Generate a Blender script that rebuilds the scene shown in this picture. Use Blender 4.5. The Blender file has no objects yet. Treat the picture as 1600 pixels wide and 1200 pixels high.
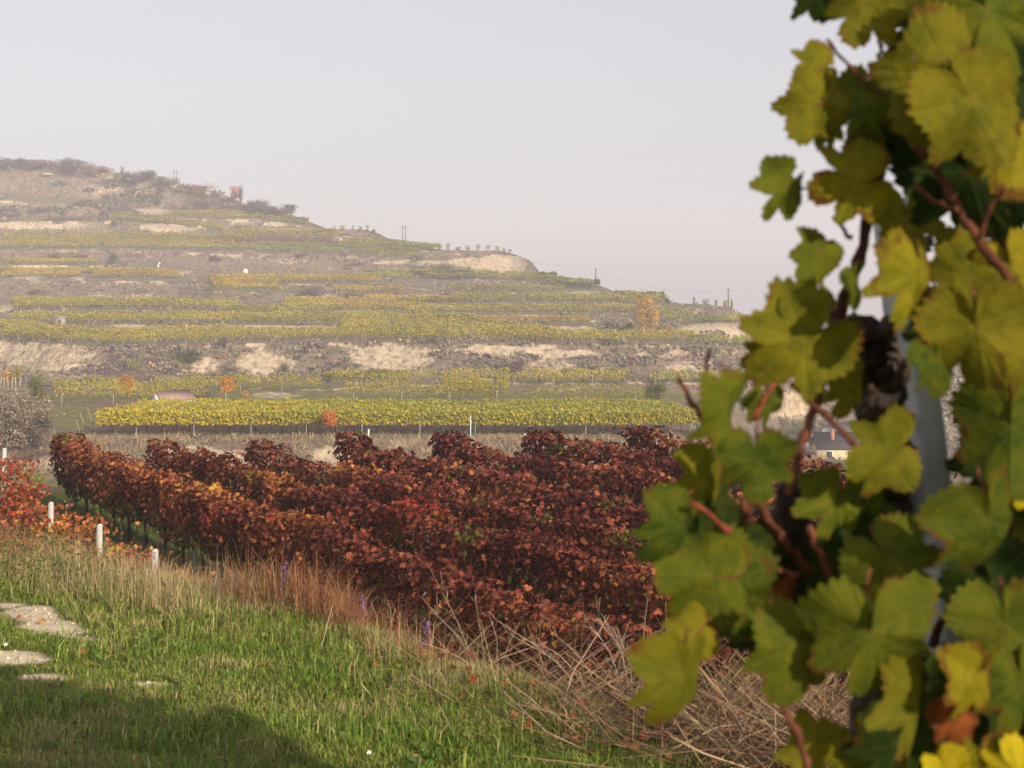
import bpy, math, random
import numpy as np
from mathutils import Vector, Matrix

# ------------------------------------------------------------------ camera, sky, sun, exposure
C = bpy.context.scene.collection
S = bpy.context.scene
FPX, CX, HY = 2198.0, 800.0, 457.0          # focal length, optical axis and horizon in photo pixels

cam_d = bpy.data.cameras.new('camera')
cam = bpy.data.objects.new('camera', cam_d)
C.objects.link(cam)
cam.location = (0, 0, 0)
cam.rotation_euler = (math.radians(90), 0, 0)
cam_d.sensor_width = 36
cam_d.lens = FPX / 1600 * 36
cam_d.shift_y = -(600 - HY) / 1600
cam_d.clip_start = 0.05
cam_d.clip_end = 6000
cam_d.dof.use_dof = True
cam_d.dof.focus_distance = 26.0
cam_d.dof.aperture_fstop = 7.6
S.camera = cam

SUN_EL = math.radians(22.0)
SUN_H = Vector((0.55, -0.835, 0)).normalized()       # horizontal direction towards the sun
SUN_V = Vector((SUN_H.x * math.cos(SUN_EL), SUN_H.y * math.cos(SUN_EL), math.sin(SUN_EL)))
world = bpy.data.worlds.new('World')
S.world = world
world.use_nodes = True
nt = world.node_tree
nt.nodes.clear()
sky = nt.nodes.new('ShaderNodeTexSky')
sky.sky_type = 'NISHITA'
sky.sun_disc = False
sky.sun_elevation = SUN_EL
sky.sun_rotation = math.atan2(SUN_H.x, SUN_H.y)
sky.air_density = 1.0
sky.dust_density = 2.0
sky.ozone_density = 1.0
hs = nt.nodes.new('ShaderNodeHueSaturation')
hs.inputs['Saturation'].default_value = 0.32
hs.inputs['Value'].default_value = 1.0
bg = nt.nodes.new('ShaderNodeBackground')
bg.inputs['Strength'].default_value = 0.15
wo = nt.nodes.new('ShaderNodeOutputWorld')
nt.links.new(sky.outputs[0], hs.inputs['Color'])
veil = nt.nodes.new('ShaderNodeMix')               # thin high cloud whitens the whole sky evenly
veil.data_type = 'RGBA'
veil.inputs[0].default_value = 0.6
veil.inputs[7].default_value = (2.86, 2.80, 3.06, 1)
nt.links.new(hs.outputs[0], veil.inputs[6])
nt.links.new(veil.outputs[2], bg.inputs['Color'])
nt.links.new(bg.outputs[0], wo.inputs['Surface'])

sun_d = bpy.data.lights.new('sun', 'SUN')
sun_d.energy = 5.0
sun_d.color = (1.0, 0.86, 0.68)
sun_d.angle = math.radians(0.6)
sun = bpy.data.objects.new('sun', sun_d)
C.objects.link(sun)
sun.rotation_euler = (-SUN_V).to_track_quat('-Z', 'Y').to_euler()
sun.location = (20, -40, 30)

S.view_settings.view_transform = 'Standard'
S.view_settings.look = 'None'
S.view_settings.exposure = 0.35
S.view_settings.gamma = 1
S.view_settings.use_curve_mapping = False
S.render.engine = 'CYCLES'
S.cycles.use_denoising = True
S.cycles.max_bounces = 6
S.cycles.diffuse_bounces = 3
S.cycles.glossy_bounces = 1
S.cycles.transmission_bounces = 2
S.cycles.volume_bounces = 1
S.cycles.sample_clamp_indirect = 4

R = np.random.default_rng(7)
random.seed(7)

# ------------------------------------------------------------------ helpers
def pt(x, y, D):
    """A point seen at photo pixel (x, y) that stands D metres away."""
    return np.array([(x - CX) / FPX * D, D, (HY - y) / FPX * D])

def _hash(ix, iy, iz, seed):
    n = (ix * 374761393 + iy * 668265263 + iz * 1274126177 + seed * 974634777) & 0x7fffffff
    n = ((n ^ (n >> 13)) * 1274126177) & 0x7fffffff
    return ((n ^ (n >> 16)) & 0xffff) / 65535.0

def noise(x, y=0.0, z=0.0, seed=0):
    x, y, z = np.broadcast_arrays(np.asarray(x, float), np.asarray(y, float), np.asarray(z, float))
    ix, iy, iz = np.floor(x).astype(np.int64), np.floor(y).astype(np.int64), np.floor(z).astype(np.int64)
    fx, fy, fz = x - ix, y - iy, z - iz
    fx, fy, fz = [f * f * (3 - 2 * f) for f in (fx, fy, fz)]
    r = 0
    for a in (0, 1):
        for b in (0, 1):
            for c in (0, 1):
                w = (fx if a else 1 - fx) * (fy if b else 1 - fy) * (fz if c else 1 - fz)
                r = r + w * _hash(ix + a, iy + b, iz + c, seed)
    return r

def fbm(x, y=0.0, z=0.0, seed=0, octaves=3):
    r, a, f, t = 0, 1.0, 1.0, 0
    for o in range(octaves):
        r = r + a * noise(np.asarray(x) * f, np.asarray(y) * f, np.asarray(z) * f, seed + o)
        t += a
        a *= 0.5
        f *= 2.03
    return r / t

def unit(v):
    return v / np.maximum(np.linalg.norm(v, axis=-1, keepdims=True), 1e-9)

def smooth(a, b, x):
    t = np.clip((np.asarray(x, float) - a) / (b - a), 0, 1)
    return t * t * (3 - 2 * t)

class MB:
    """Collects triangles and quads with a colour per vertex; build() links them as one mesh object."""
    def __init__(self):
        self.V, self.T, self.Q, self.K, self.n = [], [], [], [], 0
        self.X = []
    def add(self, V, T=None, Q=None, col=(0.5, 0.5, 0.5)):
        V = np.asarray(V, float).reshape(-1, 3)
        col = np.asarray(col, float)
        if col.ndim == 1:
            col = np.tile(col, (len(V), 1))
        self.V.append(V)
        self.K.append(col)
        if T is not None and len(T):
            self.T.append(np.asarray(T, np.int64).reshape(-1, 3) + self.n)
        if Q is not None and len(Q):
            self.Q.append(np.asarray(Q, np.int64).reshape(-1, 4) + self.n)
        self.n += len(V)
        return self
    def mesh(self, name, m, origin=(0, 0, 0), smooth_faces=False, extra=None):
        V = np.concatenate(self.V) - np.asarray(origin)
        K = np.concatenate(self.K)
        T = np.concatenate(self.T) if self.T else np.zeros((0, 3), np.int64)
        Q = np.concatenate(self.Q) if self.Q else np.zeros((0, 4), np.int64)
        me = bpy.data.meshes.new(name)
        me.vertices.add(len(V))
        me.vertices.foreach_set('co', V.astype(np.float32).ravel())
        nl = T.size + Q.size
        me.loops.add(nl)
        me.loops.foreach_set('vertex_index', np.concatenate([T.ravel(), Q.ravel()]).astype(np.int32))
        me.polygons.add(len(T) + len(Q))
        st = np.concatenate([np.arange(len(T)) * 3, T.size + np.arange(len(Q)) * 4]).astype(np.int32)
        me.polygons.foreach_set('loop_start', st)
        if smooth_faces:
            me.polygons.foreach_set('use_smooth', np.ones(len(T) + len(Q), bool))
        me.update(calc_edges=True)
        at = me.attributes.new('tint', 'FLOAT_COLOR', 'POINT')
        at.data.foreach_set('color', np.concatenate([K, np.ones((len(K), 1))], 1).astype(np.float32).ravel())
        for nm, arr in (extra or {}).items():
            a2 = me.attributes.new(nm, 'FLOAT_VECTOR', 'POINT')
            a2.data.foreach_set('vector', np.asarray(arr, np.float32).ravel())
        if m:
            me.materials.append(m)
        return me
    def build(self, name, m, parent=None, origin=None, smooth_faces=False, kind=None):
        o0 = np.zeros(3) if origin is None else np.asarray(origin, float)
        if parent is not None and origin is None:
            o0 = np.array(parent.location)
        me = self.mesh(name, m, o0, smooth_faces)
        o = bpy.data.objects.new(name, me)
        C.objects.link(o)
        if parent is not None:
            o.parent = parent
            o.location = (0, 0, 0) if origin is None else tuple(o0 - np.array(parent.location))
        else:
            o.location = tuple(o0)
        if kind:
            o['kind'] = kind
        return o

def tag(o, label=None, cat=None, group=None, kind=None):
    if label: o['label'] = label
    if cat: o['category'] = cat
    if group: o['group'] = group
    if kind: o['kind'] = kind
    return o

def thing(name, label, cat, loc, group=None):
    o = bpy.data.objects.new(name, None)
    o.empty_display_size = 0.2
    C.objects.link(o)
    o.location = tuple(float(v) for v in loc)
    return tag(o, label, cat, group)

def put(name, me, parent, loc, rot=(0, 0, 0), scale=(1, 1, 1), m=None):
    """An object that shares the mesh data me, a part of parent."""
    o = bpy.data.objects.new(name, me)
    C.objects.link(o)
    if parent is not None:
        o.parent = parent
        loc = np.asarray(loc, float) - np.array(parent.location)
    o.location = tuple(float(v) for v in loc)
    o.rotation_euler = rot
    o.scale = scale
    if m is not None:
        o.material_slots[0].link = 'OBJECT'
        o.material_slots[0].material = m
    return o

def tube(mb, P, rad, col=(0.1, 0.07, 0.05), n=6, rough=0.0, cap=True, ridge=0.0):
    P = np.asarray(P, float)
    rad = np.broadcast_to(np.asarray(rad, float), (len(P),))
    T = unit(np.gradient(P, axis=0))
    up = np.array([0.31, 0.12, 0.94]) if abs(T[0][2]) < 0.9 else np.array([1.0, 0.2, 0.05])
    A = unit(np.cross(T, up))
    B = np.cross(T, A)
    an = np.linspace(0, 2 * np.pi, n, endpoint=False)
    rr = rad[:, None] * (1 + rough * (R.random((len(P), n)) - 0.5) * 2)
    if ridge:
        rr = rr * (1 + ridge * (noise(np.cos(an)[None] * 2.2, np.sin(an)[None] * 2.2, np.arange(len(P))[:, None] * .22, seed=91) - .5) * 2)
    V = P[:, None] + rr[..., None] * (np.cos(an)[None, :, None] * A[:, None] + np.sin(an)[None, :, None] * B[:, None])
    Q = []
    for i in range(len(P) - 1):
        for j in range(n):
            k = (j + 1) % n
            Q.append((i * n + j, i * n + k, (i + 1) * n + k, (i + 1) * n + j))
    V = V.reshape(-1, 3)
    Tt = []
    if cap:
        b = len(V)
        V = np.concatenate([V, P[:1], P[-1:]])
        for j in range(n):
            k = (j + 1) % n
            Tt += [(b, k, j), (b + 1, (len(P) - 1) * n + j, (len(P) - 1) * n + k)]
    mb.add(V, Tt, Q, col)

def spline(P, n=4):
    """Catmull-Rom through the rows of P."""
    P = np.asarray(P, float)
    E = np.concatenate([2 * P[:1] - P[1:2], P, 2 * P[-1:] - P[-2:-1]])
    out = []
    for i in range(1, len(E) - 2):
        for t in np.linspace(0, 1, n, endpoint=False):
            a, b, c, d = E[i - 1], E[i], E[i + 1], E[i + 2]
            out.append(0.5 * (2 * b + (c - a) * t + (2 * a - 5 * b + 4 * c - d) * t * t + (3 * b - a - 3 * c + d) * t ** 3))
    out.append(P[-1])
    return np.array(out)

def box(mb, lo, hi, col=(0.5, 0.5, 0.5), M=None):
    x0, y0, z0 = lo
    x1, y1, z1 = hi
    V = np.array([(x0, y0, z0), (x1, y0, z0), (x1, y1, z0), (x0, y1, z0), (x0, y0, z1), (x1, y0, z1), (x1, y1, z1), (x0, y1, z1)], float)
    if M is not None:
        V = V @ np.asarray(M)[:3, :3].T + np.asarray(M)[:3, 3]
    mb.add(V, None, [(0, 3, 2, 1), (4, 5, 6, 7), (0, 1, 5, 4), (1, 2, 6, 5), (2, 3, 7, 6), (3, 0, 4, 7)], col)

# leaf shapes: rows of (x, y, z) about the stalk, tip towards +y, and their triangles
def _lobed():
    o = [(0, .62), (.13, .40), (.34, .47), (.27, .20), (.48, .08), (.22, -.18), (0, -.03),
         (-.22, -.18), (-.48, .08), (-.27, .20), (-.34, .47), (-.13, .40)]
    V = [(0, .16, 0)] + [(x, y, -.42 * abs(x) + .10 - .35 * max(y - .2, 0)) for x, y in o]
    return np.array(V), [(0, i + 1, (i + 1) % 12 + 1) for i in range(12)]
LOBED = _lobed()
STAR = (np.array([(0, 0, .08), (0, .6, -.12), (.42, .38, -.05), (.45, -.1, -.12), (0, -.25, 0), (-.45, -.1, -.1), (-.42, .38, -.05)]),
        [(0, 1, 2), (0, 2, 3), (0, 3, 4), (0, 4, 5), (0, 5, 6), (0, 6, 1)])
DIAMOND = (np.array([(0, .55, 0), (.42, .05, .1), (0, -.5, 0), (-.42, .05, .1)]), [(0, 2, 1), (0, 3, 2)])

def cloud(mb, P, size, normal, tipdir, shape, col, jitter=0.35):
    """Leaves at P, each facing normal with its tip towards tipdir; col is one colour per leaf."""
    P = np.asarray(P, float)
    N = len(P)
    if N == 0:
        return
    SV, ST = shape
    n = unit(np.asarray(normal) + R.normal(0, jitter, (N, 3)))
    t = np.asarray(tipdir) + R.normal(0, jitter, (N, 3))
    v = unit(t - (t * n).sum(1, keepdims=True) * n)
    u = np.cross(v, n)
    s = np.broadcast_to(np.asarray(size, float), (N,))[:, None, None]
    curl = R.uniform(0.4, 1.9, (N, 1, 1))
    V = P[:, None] + s * (SV[None, :, :1] * u[:, None] + SV[None, :, 1:2] * v[:, None] + SV[None, :, 2:3] * curl * n[:, None])
    T = (np.asarray(ST)[None] + (np.arange(N) * len(SV))[:, None, None]).reshape(-1, 3)
    mb.add(V.reshape(-1, 3), T, None, np.repeat(col, len(SV), 0))

# ------------------------------------------------------------------ materials
def new_mat(name):
    m = bpy.data.materials.new(name)
    m.use_nodes = True
    m.node_tree.nodes.clear()
    return m, m.node_tree.nodes, m.node_tree.links

def N_(ns, kind, **kw):
    n = ns.new(kind)
    for k, v in kw.items():
        if k in n.inputs:
            n.inputs[k].default_value = v
        else:
            setattr(n, k, v)
    return n

def tint_mat(name, trans=0.0, rough=0.7, spec=0.25, grain=0.0, grain_scale=40.0, bump=0.0, back=None):
    """Colour from the mesh's own tint, with grain; trans lets light through (leaves)."""
    m, ns, ln = new_mat(name)
    a = N_(ns, 'ShaderNodeAttribute', attribute_name='tint')
    col = a.outputs['Color']
    tc = N_(ns, 'ShaderNodeTexCoord')
    if grain:
        no = N_(ns, 'ShaderNodeTexNoise', Scale=grain_scale, Detail=4.0)
        ln.new(tc.outputs['Object'], no.inputs['Vector'])
        mr = N_(ns, 'ShaderNodeMapRange')
        mr.inputs['From Min'].default_value = 0.25
        mr.inputs['From Max'].default_value = 0.75
        mr.inputs['To Min'].default_value = 1 - grain
        mr.inputs['To Max'].default_value = 1 + grain
        ln.new(no.outputs['Fac'], mr.inputs['Value'])
        mx = N_(ns, 'ShaderNodeVectorMath', operation='SCALE')
        ln.new(col, mx.inputs[0])
        ln.new(mr.outputs[0], mx.inputs['Scale'])
        col = mx.outputs[0]
    b = N_(ns, 'ShaderNodeBsdfPrincipled', Roughness=rough)
    b.inputs['Specular IOR Level'].default_value = spec
    ln.new(col, b.inputs['Base Color'])
    if bump and grain:
        bp = N_(ns, 'ShaderNodeBump', Strength=bump, Distance=0.02)
        ln.new(no.outputs['Fac'], bp.inputs['Height'])
        ln.new(bp.outputs[0], b.inputs['Normal'])
    out = N_(ns, 'ShaderNodeOutputMaterial')
    sh = b.outputs[0]
    if trans:
        tr = N_(ns, 'ShaderNodeBsdfTranslucent')
        ln.new(col, tr.inputs['Color'])
        ms = N_(ns, 'ShaderNodeMixShader', Fac=trans)
        ln.new(sh, ms.inputs[1])
        ln.new(tr.outputs[0], ms.inputs[2])
        sh = ms.outputs[0]
    ln.new(sh, out.inputs['Surface'])
    return m

M_FOL = tint_mat('foliage_leaf', trans=0.28, rough=0.55, spec=0.3)
M_RED = tint_mat('red_vine_leaf', trans=0.2, rough=0.7, spec=0.12, grain=0.25, grain_scale=14)
M_GRASS = tint_mat('grass_blade', trans=0.3, rough=0.6, spec=0.2)
M_STRAW = tint_mat('dry_stalk', trans=0.1, rough=0.7, spec=0.2)
M_WOOD = tint_mat('bark', rough=0.85, spec=0.15, grain=0.5, grain_scale=30, bump=0.6)
M_METAL = tint_mat('weathered_post', rough=0.55, spec=0.4, grain=0.22, grain_scale=18, bump=0.1)
M_PAINT = tint_mat('chalky_paint', rough=0.8, spec=0.2, grain=0.15, grain_scale=9)
M_DARK, _ns, _ln = new_mat('dark_lettering')
_b = N_(_ns, 'ShaderNodeBsdfPrincipled', Roughness=.8)
_b.inputs['Base Color'].default_value = (.05, .045, .045, 1)
_ln.new(_b.outputs[0], N_(_ns, 'ShaderNodeOutputMaterial').inputs['Surface'])
M_ROCK = tint_mat('pale_rock', rough=0.9, spec=0.1, grain=0.2, grain_scale=2.5, bump=0.4)

def ground_mat():
    m, ns, ln = new_mat('turf_and_earth')
    a = N_(ns, 'ShaderNodeAttribute', attribute_name='tint')
    tc = N_(ns, 'ShaderNodeTexCoord')
    n1 = N_(ns, 'ShaderNodeTexNoise', Scale=9.0, Detail=6.0, Roughness=0.65)
    n2 = N_(ns, 'ShaderNodeTexNoise', Scale=70.0, Detail=4.0, Roughness=0.7)
    ln.new(tc.outputs['Object'], n1.inputs['Vector'])
    ln.new(tc.outputs['Object'], n2.inputs['Vector'])
    ad = N_(ns, 'ShaderNodeMath', operation='ADD')
    ln.new(n1.outputs['Fac'], ad.inputs[0])
    ln.new(n2.outputs['Fac'], ad.inputs[1])
    mr = N_(ns, 'ShaderNodeMapRange')
    for k, v in (('From Min', .6), ('From Max', 1.4), ('To Min', .6), ('To Max', 1.4)):
        mr.inputs[k].default_value = v
    ln.new(ad.outputs[0], mr.inputs['Value'])
    mx = N_(ns, 'ShaderNodeVectorMath', operation='SCALE')
    ln.new(a.outputs['Color'], mx.inputs[0])
    ln.new(mr.outputs[0], mx.inputs['Scale'])
    b = N_(ns, 'ShaderNodeBsdfPrincipled', Roughness=0.95)
    b.inputs['Specular IOR Level'].default_value = 0.1
    ln.new(mx.outputs[0], b.inputs['Base Color'])
    bp = N_(ns, 'ShaderNodeBump', Strength=0.7, Distance=0.03)
    ln.new(ad.outputs[0], bp.inputs['Height'])
    ln.new(bp.outputs[0], b.inputs['Normal'])
    out = N_(ns, 'ShaderNodeOutputMaterial')
    ln.new(b.outputs[0], out.inputs['Surface'])
    return m
M_GROUND = ground_mat()

def hill_mat():
    """Dry slope: tint's red = bare loess, green = grass, blue = dark scrub; noise breaks the edges up."""
    m, ns, ln = new_mat('terraced_slope')
    a = N_(ns, 'ShaderNodeAttribute', attribute_name='tint')
    sp = N_(ns, 'ShaderNodeSeparateColor')
    ln.new(a.outputs['Color'], sp.inputs['Color'])
    tc = N_(ns, 'ShaderNodeTexCoord')
    mp = N_(ns, 'ShaderNodeMapping')
    mp.inputs['Scale'].default_value = (1.0, 0.5, 0.8)
    ln.new(tc.outputs['Object'], mp.inputs['Vector'])
    big = N_(ns, 'ShaderNodeTexNoise', Scale=0.22, Detail=8.0, Roughness=0.7)
    fine = N_(ns, 'ShaderNodeTexNoise', Scale=1.1, Detail=6.0, Roughness=0.75)
    ln.new(mp.outputs[0], big.inputs['Vector'])
    ln.new(mp.outputs[0], fine.inputs['Vector'])
    def thresh(src, nz, soft, gain=1.0):
        s = N_(ns, 'ShaderNodeMath', operation='MULTIPLY_ADD')
        s.inputs[1].default_value = gain
        ln.new(nz, s.inputs[0])
        ln.new(src, s.inputs[2])
        r = N_(ns, 'ShaderNodeMapRange')
        r.inputs['From Min'].default_value = 1.0 - soft + 0.02
        r.inputs['From Max'].default_value = 1.0 + soft + 0.02
        r.clamp = True
        ln.new(s.outputs[0], r.inputs['Value'])
        return r.outputs[0]
    # base: two dry-vegetation colours
    base = N_(ns, 'ShaderNodeValToRGB')
    e = base.color_ramp.elements
    e[0].position, e[0].color = 0.32, (0.105, 0.078, 0.056, 1)
    e[1].position, e[1].color = 0.68, (0.320, 0.235, 0.150, 1)
    k = e.new(0.5)
    k.color = (0.200, 0.150, 0.105, 1)
    ln.new(fine.outputs['Fac'], base.inputs['Fac'])
    def mix(prev, colour, fac):
        x = N_(ns, 'ShaderNodeMix', data_type='RGBA')
        ln.new(fac, x.inputs[0])
        ln.new(prev, x.inputs[6])
        if isinstance(colour, tuple):
            x.inputs[7].default_value = colour
        else:
            ln.new(colour, x.inputs[7])
        return x.outputs[2]
    gr = N_(ns, 'ShaderNodeValToRGB')
    e = gr.color_ramp.elements
    e[0].position, e[0].color = 0.3, (0.095, 0.105, 0.032, 1)
    e[1].position, e[1].color = 0.7, (0.270, 0.235, 0.085, 1)
    ln.new(fine.outputs['Fac'], gr.inputs['Fac'])
    lo = N_(ns, 'ShaderNodeValToRGB')
    e = lo.color_ramp.elements
    e[0].position, e[0].color = 0.30, (0.27, 0.20, 0.135, 1)
    e[1].position, e[1].color = 0.62, (0.64, 0.51, 0.345, 1)
    ln.new(fine.outputs['Fac'], lo.inputs['Fac'])
    c = base.outputs['Color']
    c = mix(c, gr.outputs['Color'], thresh(sp.outputs['Green'], big.outputs['Fac'], 0.15))
    c = mix(c, (0.120, 0.085, 0.078, 1), thresh(sp.outputs['Blue'], big.outputs['Fac'], 0.12))
    c = mix(c, lo.outputs['Color'], thresh(sp.outputs['Red'], fine.outputs['Fac'], 0.16, 1.25))
    b = N_(ns, 'ShaderNodeBsdfPrincipled', Roughness=0.95)
    b.inputs['Specular IOR Level'].default_value = 0.05
    ln.new(c, b.inputs['Base Color'])
    bp = N_(ns, 'ShaderNodeBump', Strength=0.8, Distance=0.45)
    ln.new(fine.outputs['Fac'], bp.inputs['Height'])
    ln.new(bp.outputs[0], b.inputs['Normal'])
    out = N_(ns, 'ShaderNodeOutputMaterial')
    ln.new(b.outputs[0], out.inputs['Surface'])
    return m
M_HILL = hill_mat()

def leaf_mat(name, green, yellow, amount, brown=0.31):
    green, yellow = tuple(v * 1.15 for v in green), tuple(v * 1.15 for v in yellow)
    """A big vine leaf: green to yellow between the veins, paler veins, brown along the margin and in spots."""
    m, ns, ln = new_mat(name)
    a = N_(ns, 'ShaderNodeAttribute', attribute_name='leafco')
    oi = N_(ns, 'ShaderNodeObjectInfo')
    sep = N_(ns, 'ShaderNodeSeparateXYZ')
    ln.new(a.outputs['Vector'], sep.inputs[0])
    def math_(op, x, y=None, z=None):
        n = N_(ns, 'ShaderNodeMath', operation=op)
        for i, v in enumerate((x, y, z)):
            if v is None: continue
            if isinstance(v, (int, float)): n.inputs[i].default_value = v
            else: ln.new(v, n.inputs[i])
        return n.outputs[0]
    X, Y, Edge = sep.outputs[0], sep.outputs[1], sep.outputs[2]
    d = None
    for deg in (0, 52, -52, 106, -106):
        sx, sy = math.sin(math.radians(deg)), math.cos(math.radians(deg))
        cr = math_('ABSOLUTE', math_('SUBTRACT', math_('MULTIPLY', X, sy), math_('MULTIPLY', Y, sx)))
        dt = math_('ADD', math_('MULTIPLY', X, sx), math_('MULTIPLY', Y, sy))
        v = math_('ADD', cr, math_('LESS_THAN', dt, 0.0))
        d = v if d is None else math_('MINIMUM', d, v)
    sh_ = N_(ns, 'ShaderNodeVectorMath', operation='ADD')
    cmb = N_(ns, 'ShaderNodeCombineXYZ')
    ln.new(math_('MULTIPLY', oi.outputs['Random'], 37.0), cmb.inputs[2])
    ln.new(a.outputs['Vector'], sh_.inputs[0])
    ln.new(cmb.outputs[0], sh_.inputs[1])
    n1 = N_(ns, 'ShaderNodeTexNoise', Scale=3.2, Detail=3.0)
    n2 = N_(ns, 'ShaderNodeTexNoise', Scale=11.0, Detail=3.0)
    ln.new(sh_.outputs[0], n1.inputs['Vector'])
    ln.new(sh_.outputs[0], n2.inputs['Vector'])
    f = math_('ADD', math_('MULTIPLY', math_('SUBTRACT', n1.outputs['Fac'], 0.5), 1.8), math_('MULTIPLY', math_('SUBTRACT', oi.outputs['Random'], 0.5), 0.5))
    f = math_('ADD', f, math_('MULTIPLY', d, 1.1))
    f = N_(ns, 'ShaderNodeMath', operation='ADD', use_clamp=True)
    ln.new(math_('ADD', math_('ADD', math_('MULTIPLY', math_('SUBTRACT', n1.outputs['Fac'], 0.5), 2.0), math_('MULTIPLY', math_('SUBTRACT', oi.outputs['Random'], 0.5), 0.5)), math_('MULTIPLY', d, 1.0)), f.inputs[0])
    f.inputs[1].default_value = amount
    def mix(fac, c1, c2):
        x = N_(ns, 'ShaderNodeMix', data_type='RGBA')
        ln.new(fac, x.inputs[0])
        for i, c in ((6, c1), (7, c2)):
            if isinstance(c, tuple): x.inputs[i].default_value = (*c, 1)
            else: ln.new(c, x.inputs[i])
        return x.outputs[2]
    c = mix(f.outputs[0], green, yellow)
    vein = N_(ns, 'ShaderNodeMapRange')
    for k, v in (('From Min', 0.006), ('From Max', 0.022), ('To Min', 0.22), ('To Max', 0.0)):
        vein.inputs[k].default_value = v
    ln.new(d, vein.inputs['Value'])
    c = mix(vein.outputs[0], c, tuple(min(1, v * 1.25 + 0.02) for v in yellow))
    ed = N_(ns, 'ShaderNodeMapRange')
    for k, v in (('From Min', 1.28 - brown), ('From Max', 1.42 - brown), ('To Min', 0.0), ('To Max', 0.85)):
        ed.inputs[k].default_value = v
    ln.new(math_('ADD', math_('MULTIPLY', Edge, 0.55), math_('MULTIPLY', n1.outputs['Fac'], 0.9)), ed.inputs['Value'])
    c = mix(ed.outputs[0], c, (0.13, 0.045, 0.012))
    spot = N_(ns, 'ShaderNodeMapRange')
    for k, v in (('From Min', 0.655), ('From Max', 0.72), ('To Min', 0.0), ('To Max', 0.8)):
        spot.inputs[k].default_value = v
    ln.new(n2.outputs['Fac'], spot.inputs['Value'])
    c = mix(spot.outputs[0], c, (0.10, 0.04, 0.015))
    b = N_(ns, 'ShaderNodeBsdfPrincipled', Roughness=0.75)
    b.inputs['Specular IOR Level'].default_value = 0.12
    ln.new(c, b.inputs['Base Color'])
    bp = N_(ns, 'ShaderNodeBump', Strength=0.35, Distance=0.01)
    ln.new(math_('ADD', vein.outputs[0], n2.outputs['Fac']), bp.inputs['Height'])
    ln.new(bp.outputs[0], b.inputs['Normal'])
    tr = N_(ns, 'ShaderNodeBsdfTranslucent')
    ln.new(c, tr.inputs['Color'])
    ms = N_(ns, 'ShaderNodeMixShader', Fac=0.42)
    ln.new(b.outputs[0], ms.inputs[1])
    ln.new(tr.outputs[0], ms.inputs[2])
    hole = N_(ns, 'ShaderNodeMath', operation='GREATER_THAN')
    ln.new(n2.outputs['Fac'], hole.inputs[0])
    hole.inputs[1].default_value = 0.765
    tp = N_(ns, 'ShaderNodeBsdfTransparent')
    mh = N_(ns, 'ShaderNodeMixShader')
    ln.new(hole.outputs[0], mh.inputs[0])
    ln.new(ms.outputs[0], mh.inputs[1])
    ln.new(tp.outputs[0], mh.inputs[2])
    out = N_(ns, 'ShaderNodeOutputMaterial')
    ln.new(mh.outputs[0], out.inputs['Surface'])
    return m
LEAF_M = {
    'g': leaf_mat('green_vine_leaf', (0.036, 0.064, 0.006), (0.125, 0.134, 0.009), 0.42),
    'd': leaf_mat('dark_green_vine_leaf', (0.018, 0.036, 0.005), (0.050, 0.062, 0.006), 0.15, 0.25),
    'o': leaf_mat('olive_vine_leaf', (0.062, 0.080, 0.005), (0.185, 0.160, 0.009), 0.58),
    'y': leaf_mat('yellow_vine_leaf', (0.130, 0.132, 0.006), (0.280, 0.225, 0.010), 0.55, 0.40),
    'Y': leaf_mat('bright_yellow_vine_leaf', (0.40, 0.33, 0.01), (0.55, 0.43, 0.015), 0.6, 0.2),
    'b': leaf_mat('withered_vine_leaf', (0.20, 0.055, 0.014), (0.30, 0.085, 0.02), 0.5, 0.5),
}

# ------------------------------------------------------------------ the near ground: grass shelf, bank, vineyard floor
EDGE_X = [-40, -12, -8, -3.82, -2.4, -1.19, -.49, 0, .4, .74, 1.6, 3, 6, 12, 40]
EDGE_Y = [40, 17.5, 14, 10.4, 9.2, 8.1, 6.7, 6.0, 5.45, 5.05, 4.4, 3.5, 2.2, -1, -20]
def edge_d(X, Y):
    return (np.asarray(Y) - np.interp(X, EDGE_X, EDGE_Y)) * 0.78
FLOOR = -5.6
def ground_z(X, Y):
    X, Y = np.asarray(X, float), np.asarray(Y, float)
    shelf = -1.6 - 0.04 * np.clip(Y, -6, 30) + 0.10 * (fbm(X * .7, Y * .7, seed=3) - .5) + 0.035 * (noise(X * 3.1, Y * 3.1, seed=9) - .5)
    fl = FLOOR + 0.12 * (noise(X * .5, Y * .5, seed=5) - .5)
    t = smooth(0, 6.5, edge_d(X, Y))
    return shelf * (1 - t) + fl * t

PATCHES = [(-2.86, 8.45, .15, .66, -.6435), (-2.62, 7.35, .20, .11, 0), (-2.3, 6.9, .11, .07, .2), (-1.75, 6.75, .10, .05, 0), (-1.3, 5.6, .12, .05, 0)]
def bare(X, Y):
    X, Y = np.asarray(X, float), np.asarray(Y, float)
    r = np.zeros(np.broadcast(X, Y).shape)
    w = (fbm(X * 3.4, Y * 5, seed=21, octaves=4) - .5) * 1.6
    for cx, cy, rx, ry, a in PATCHES:
        dx, dy = X - cx, Y - cy
        u, v = dx * math.cos(a) - dy * math.sin(a), dx * math.sin(a) + dy * math.cos(a)
        r = np.maximum(r, 1.35 - np.sqrt((u / rx) ** 2 + (v / ry) ** 2) + w)
    return r                                            # above 0.5: bare earth

def grid_faces(ny, nx):
    i, j = np.mgrid[0:ny - 1, 0:nx - 1]
    a = (i * nx + j).ravel()
    return np.stack([a, a + 1, a + nx + 1, a + nx], 1)

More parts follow.
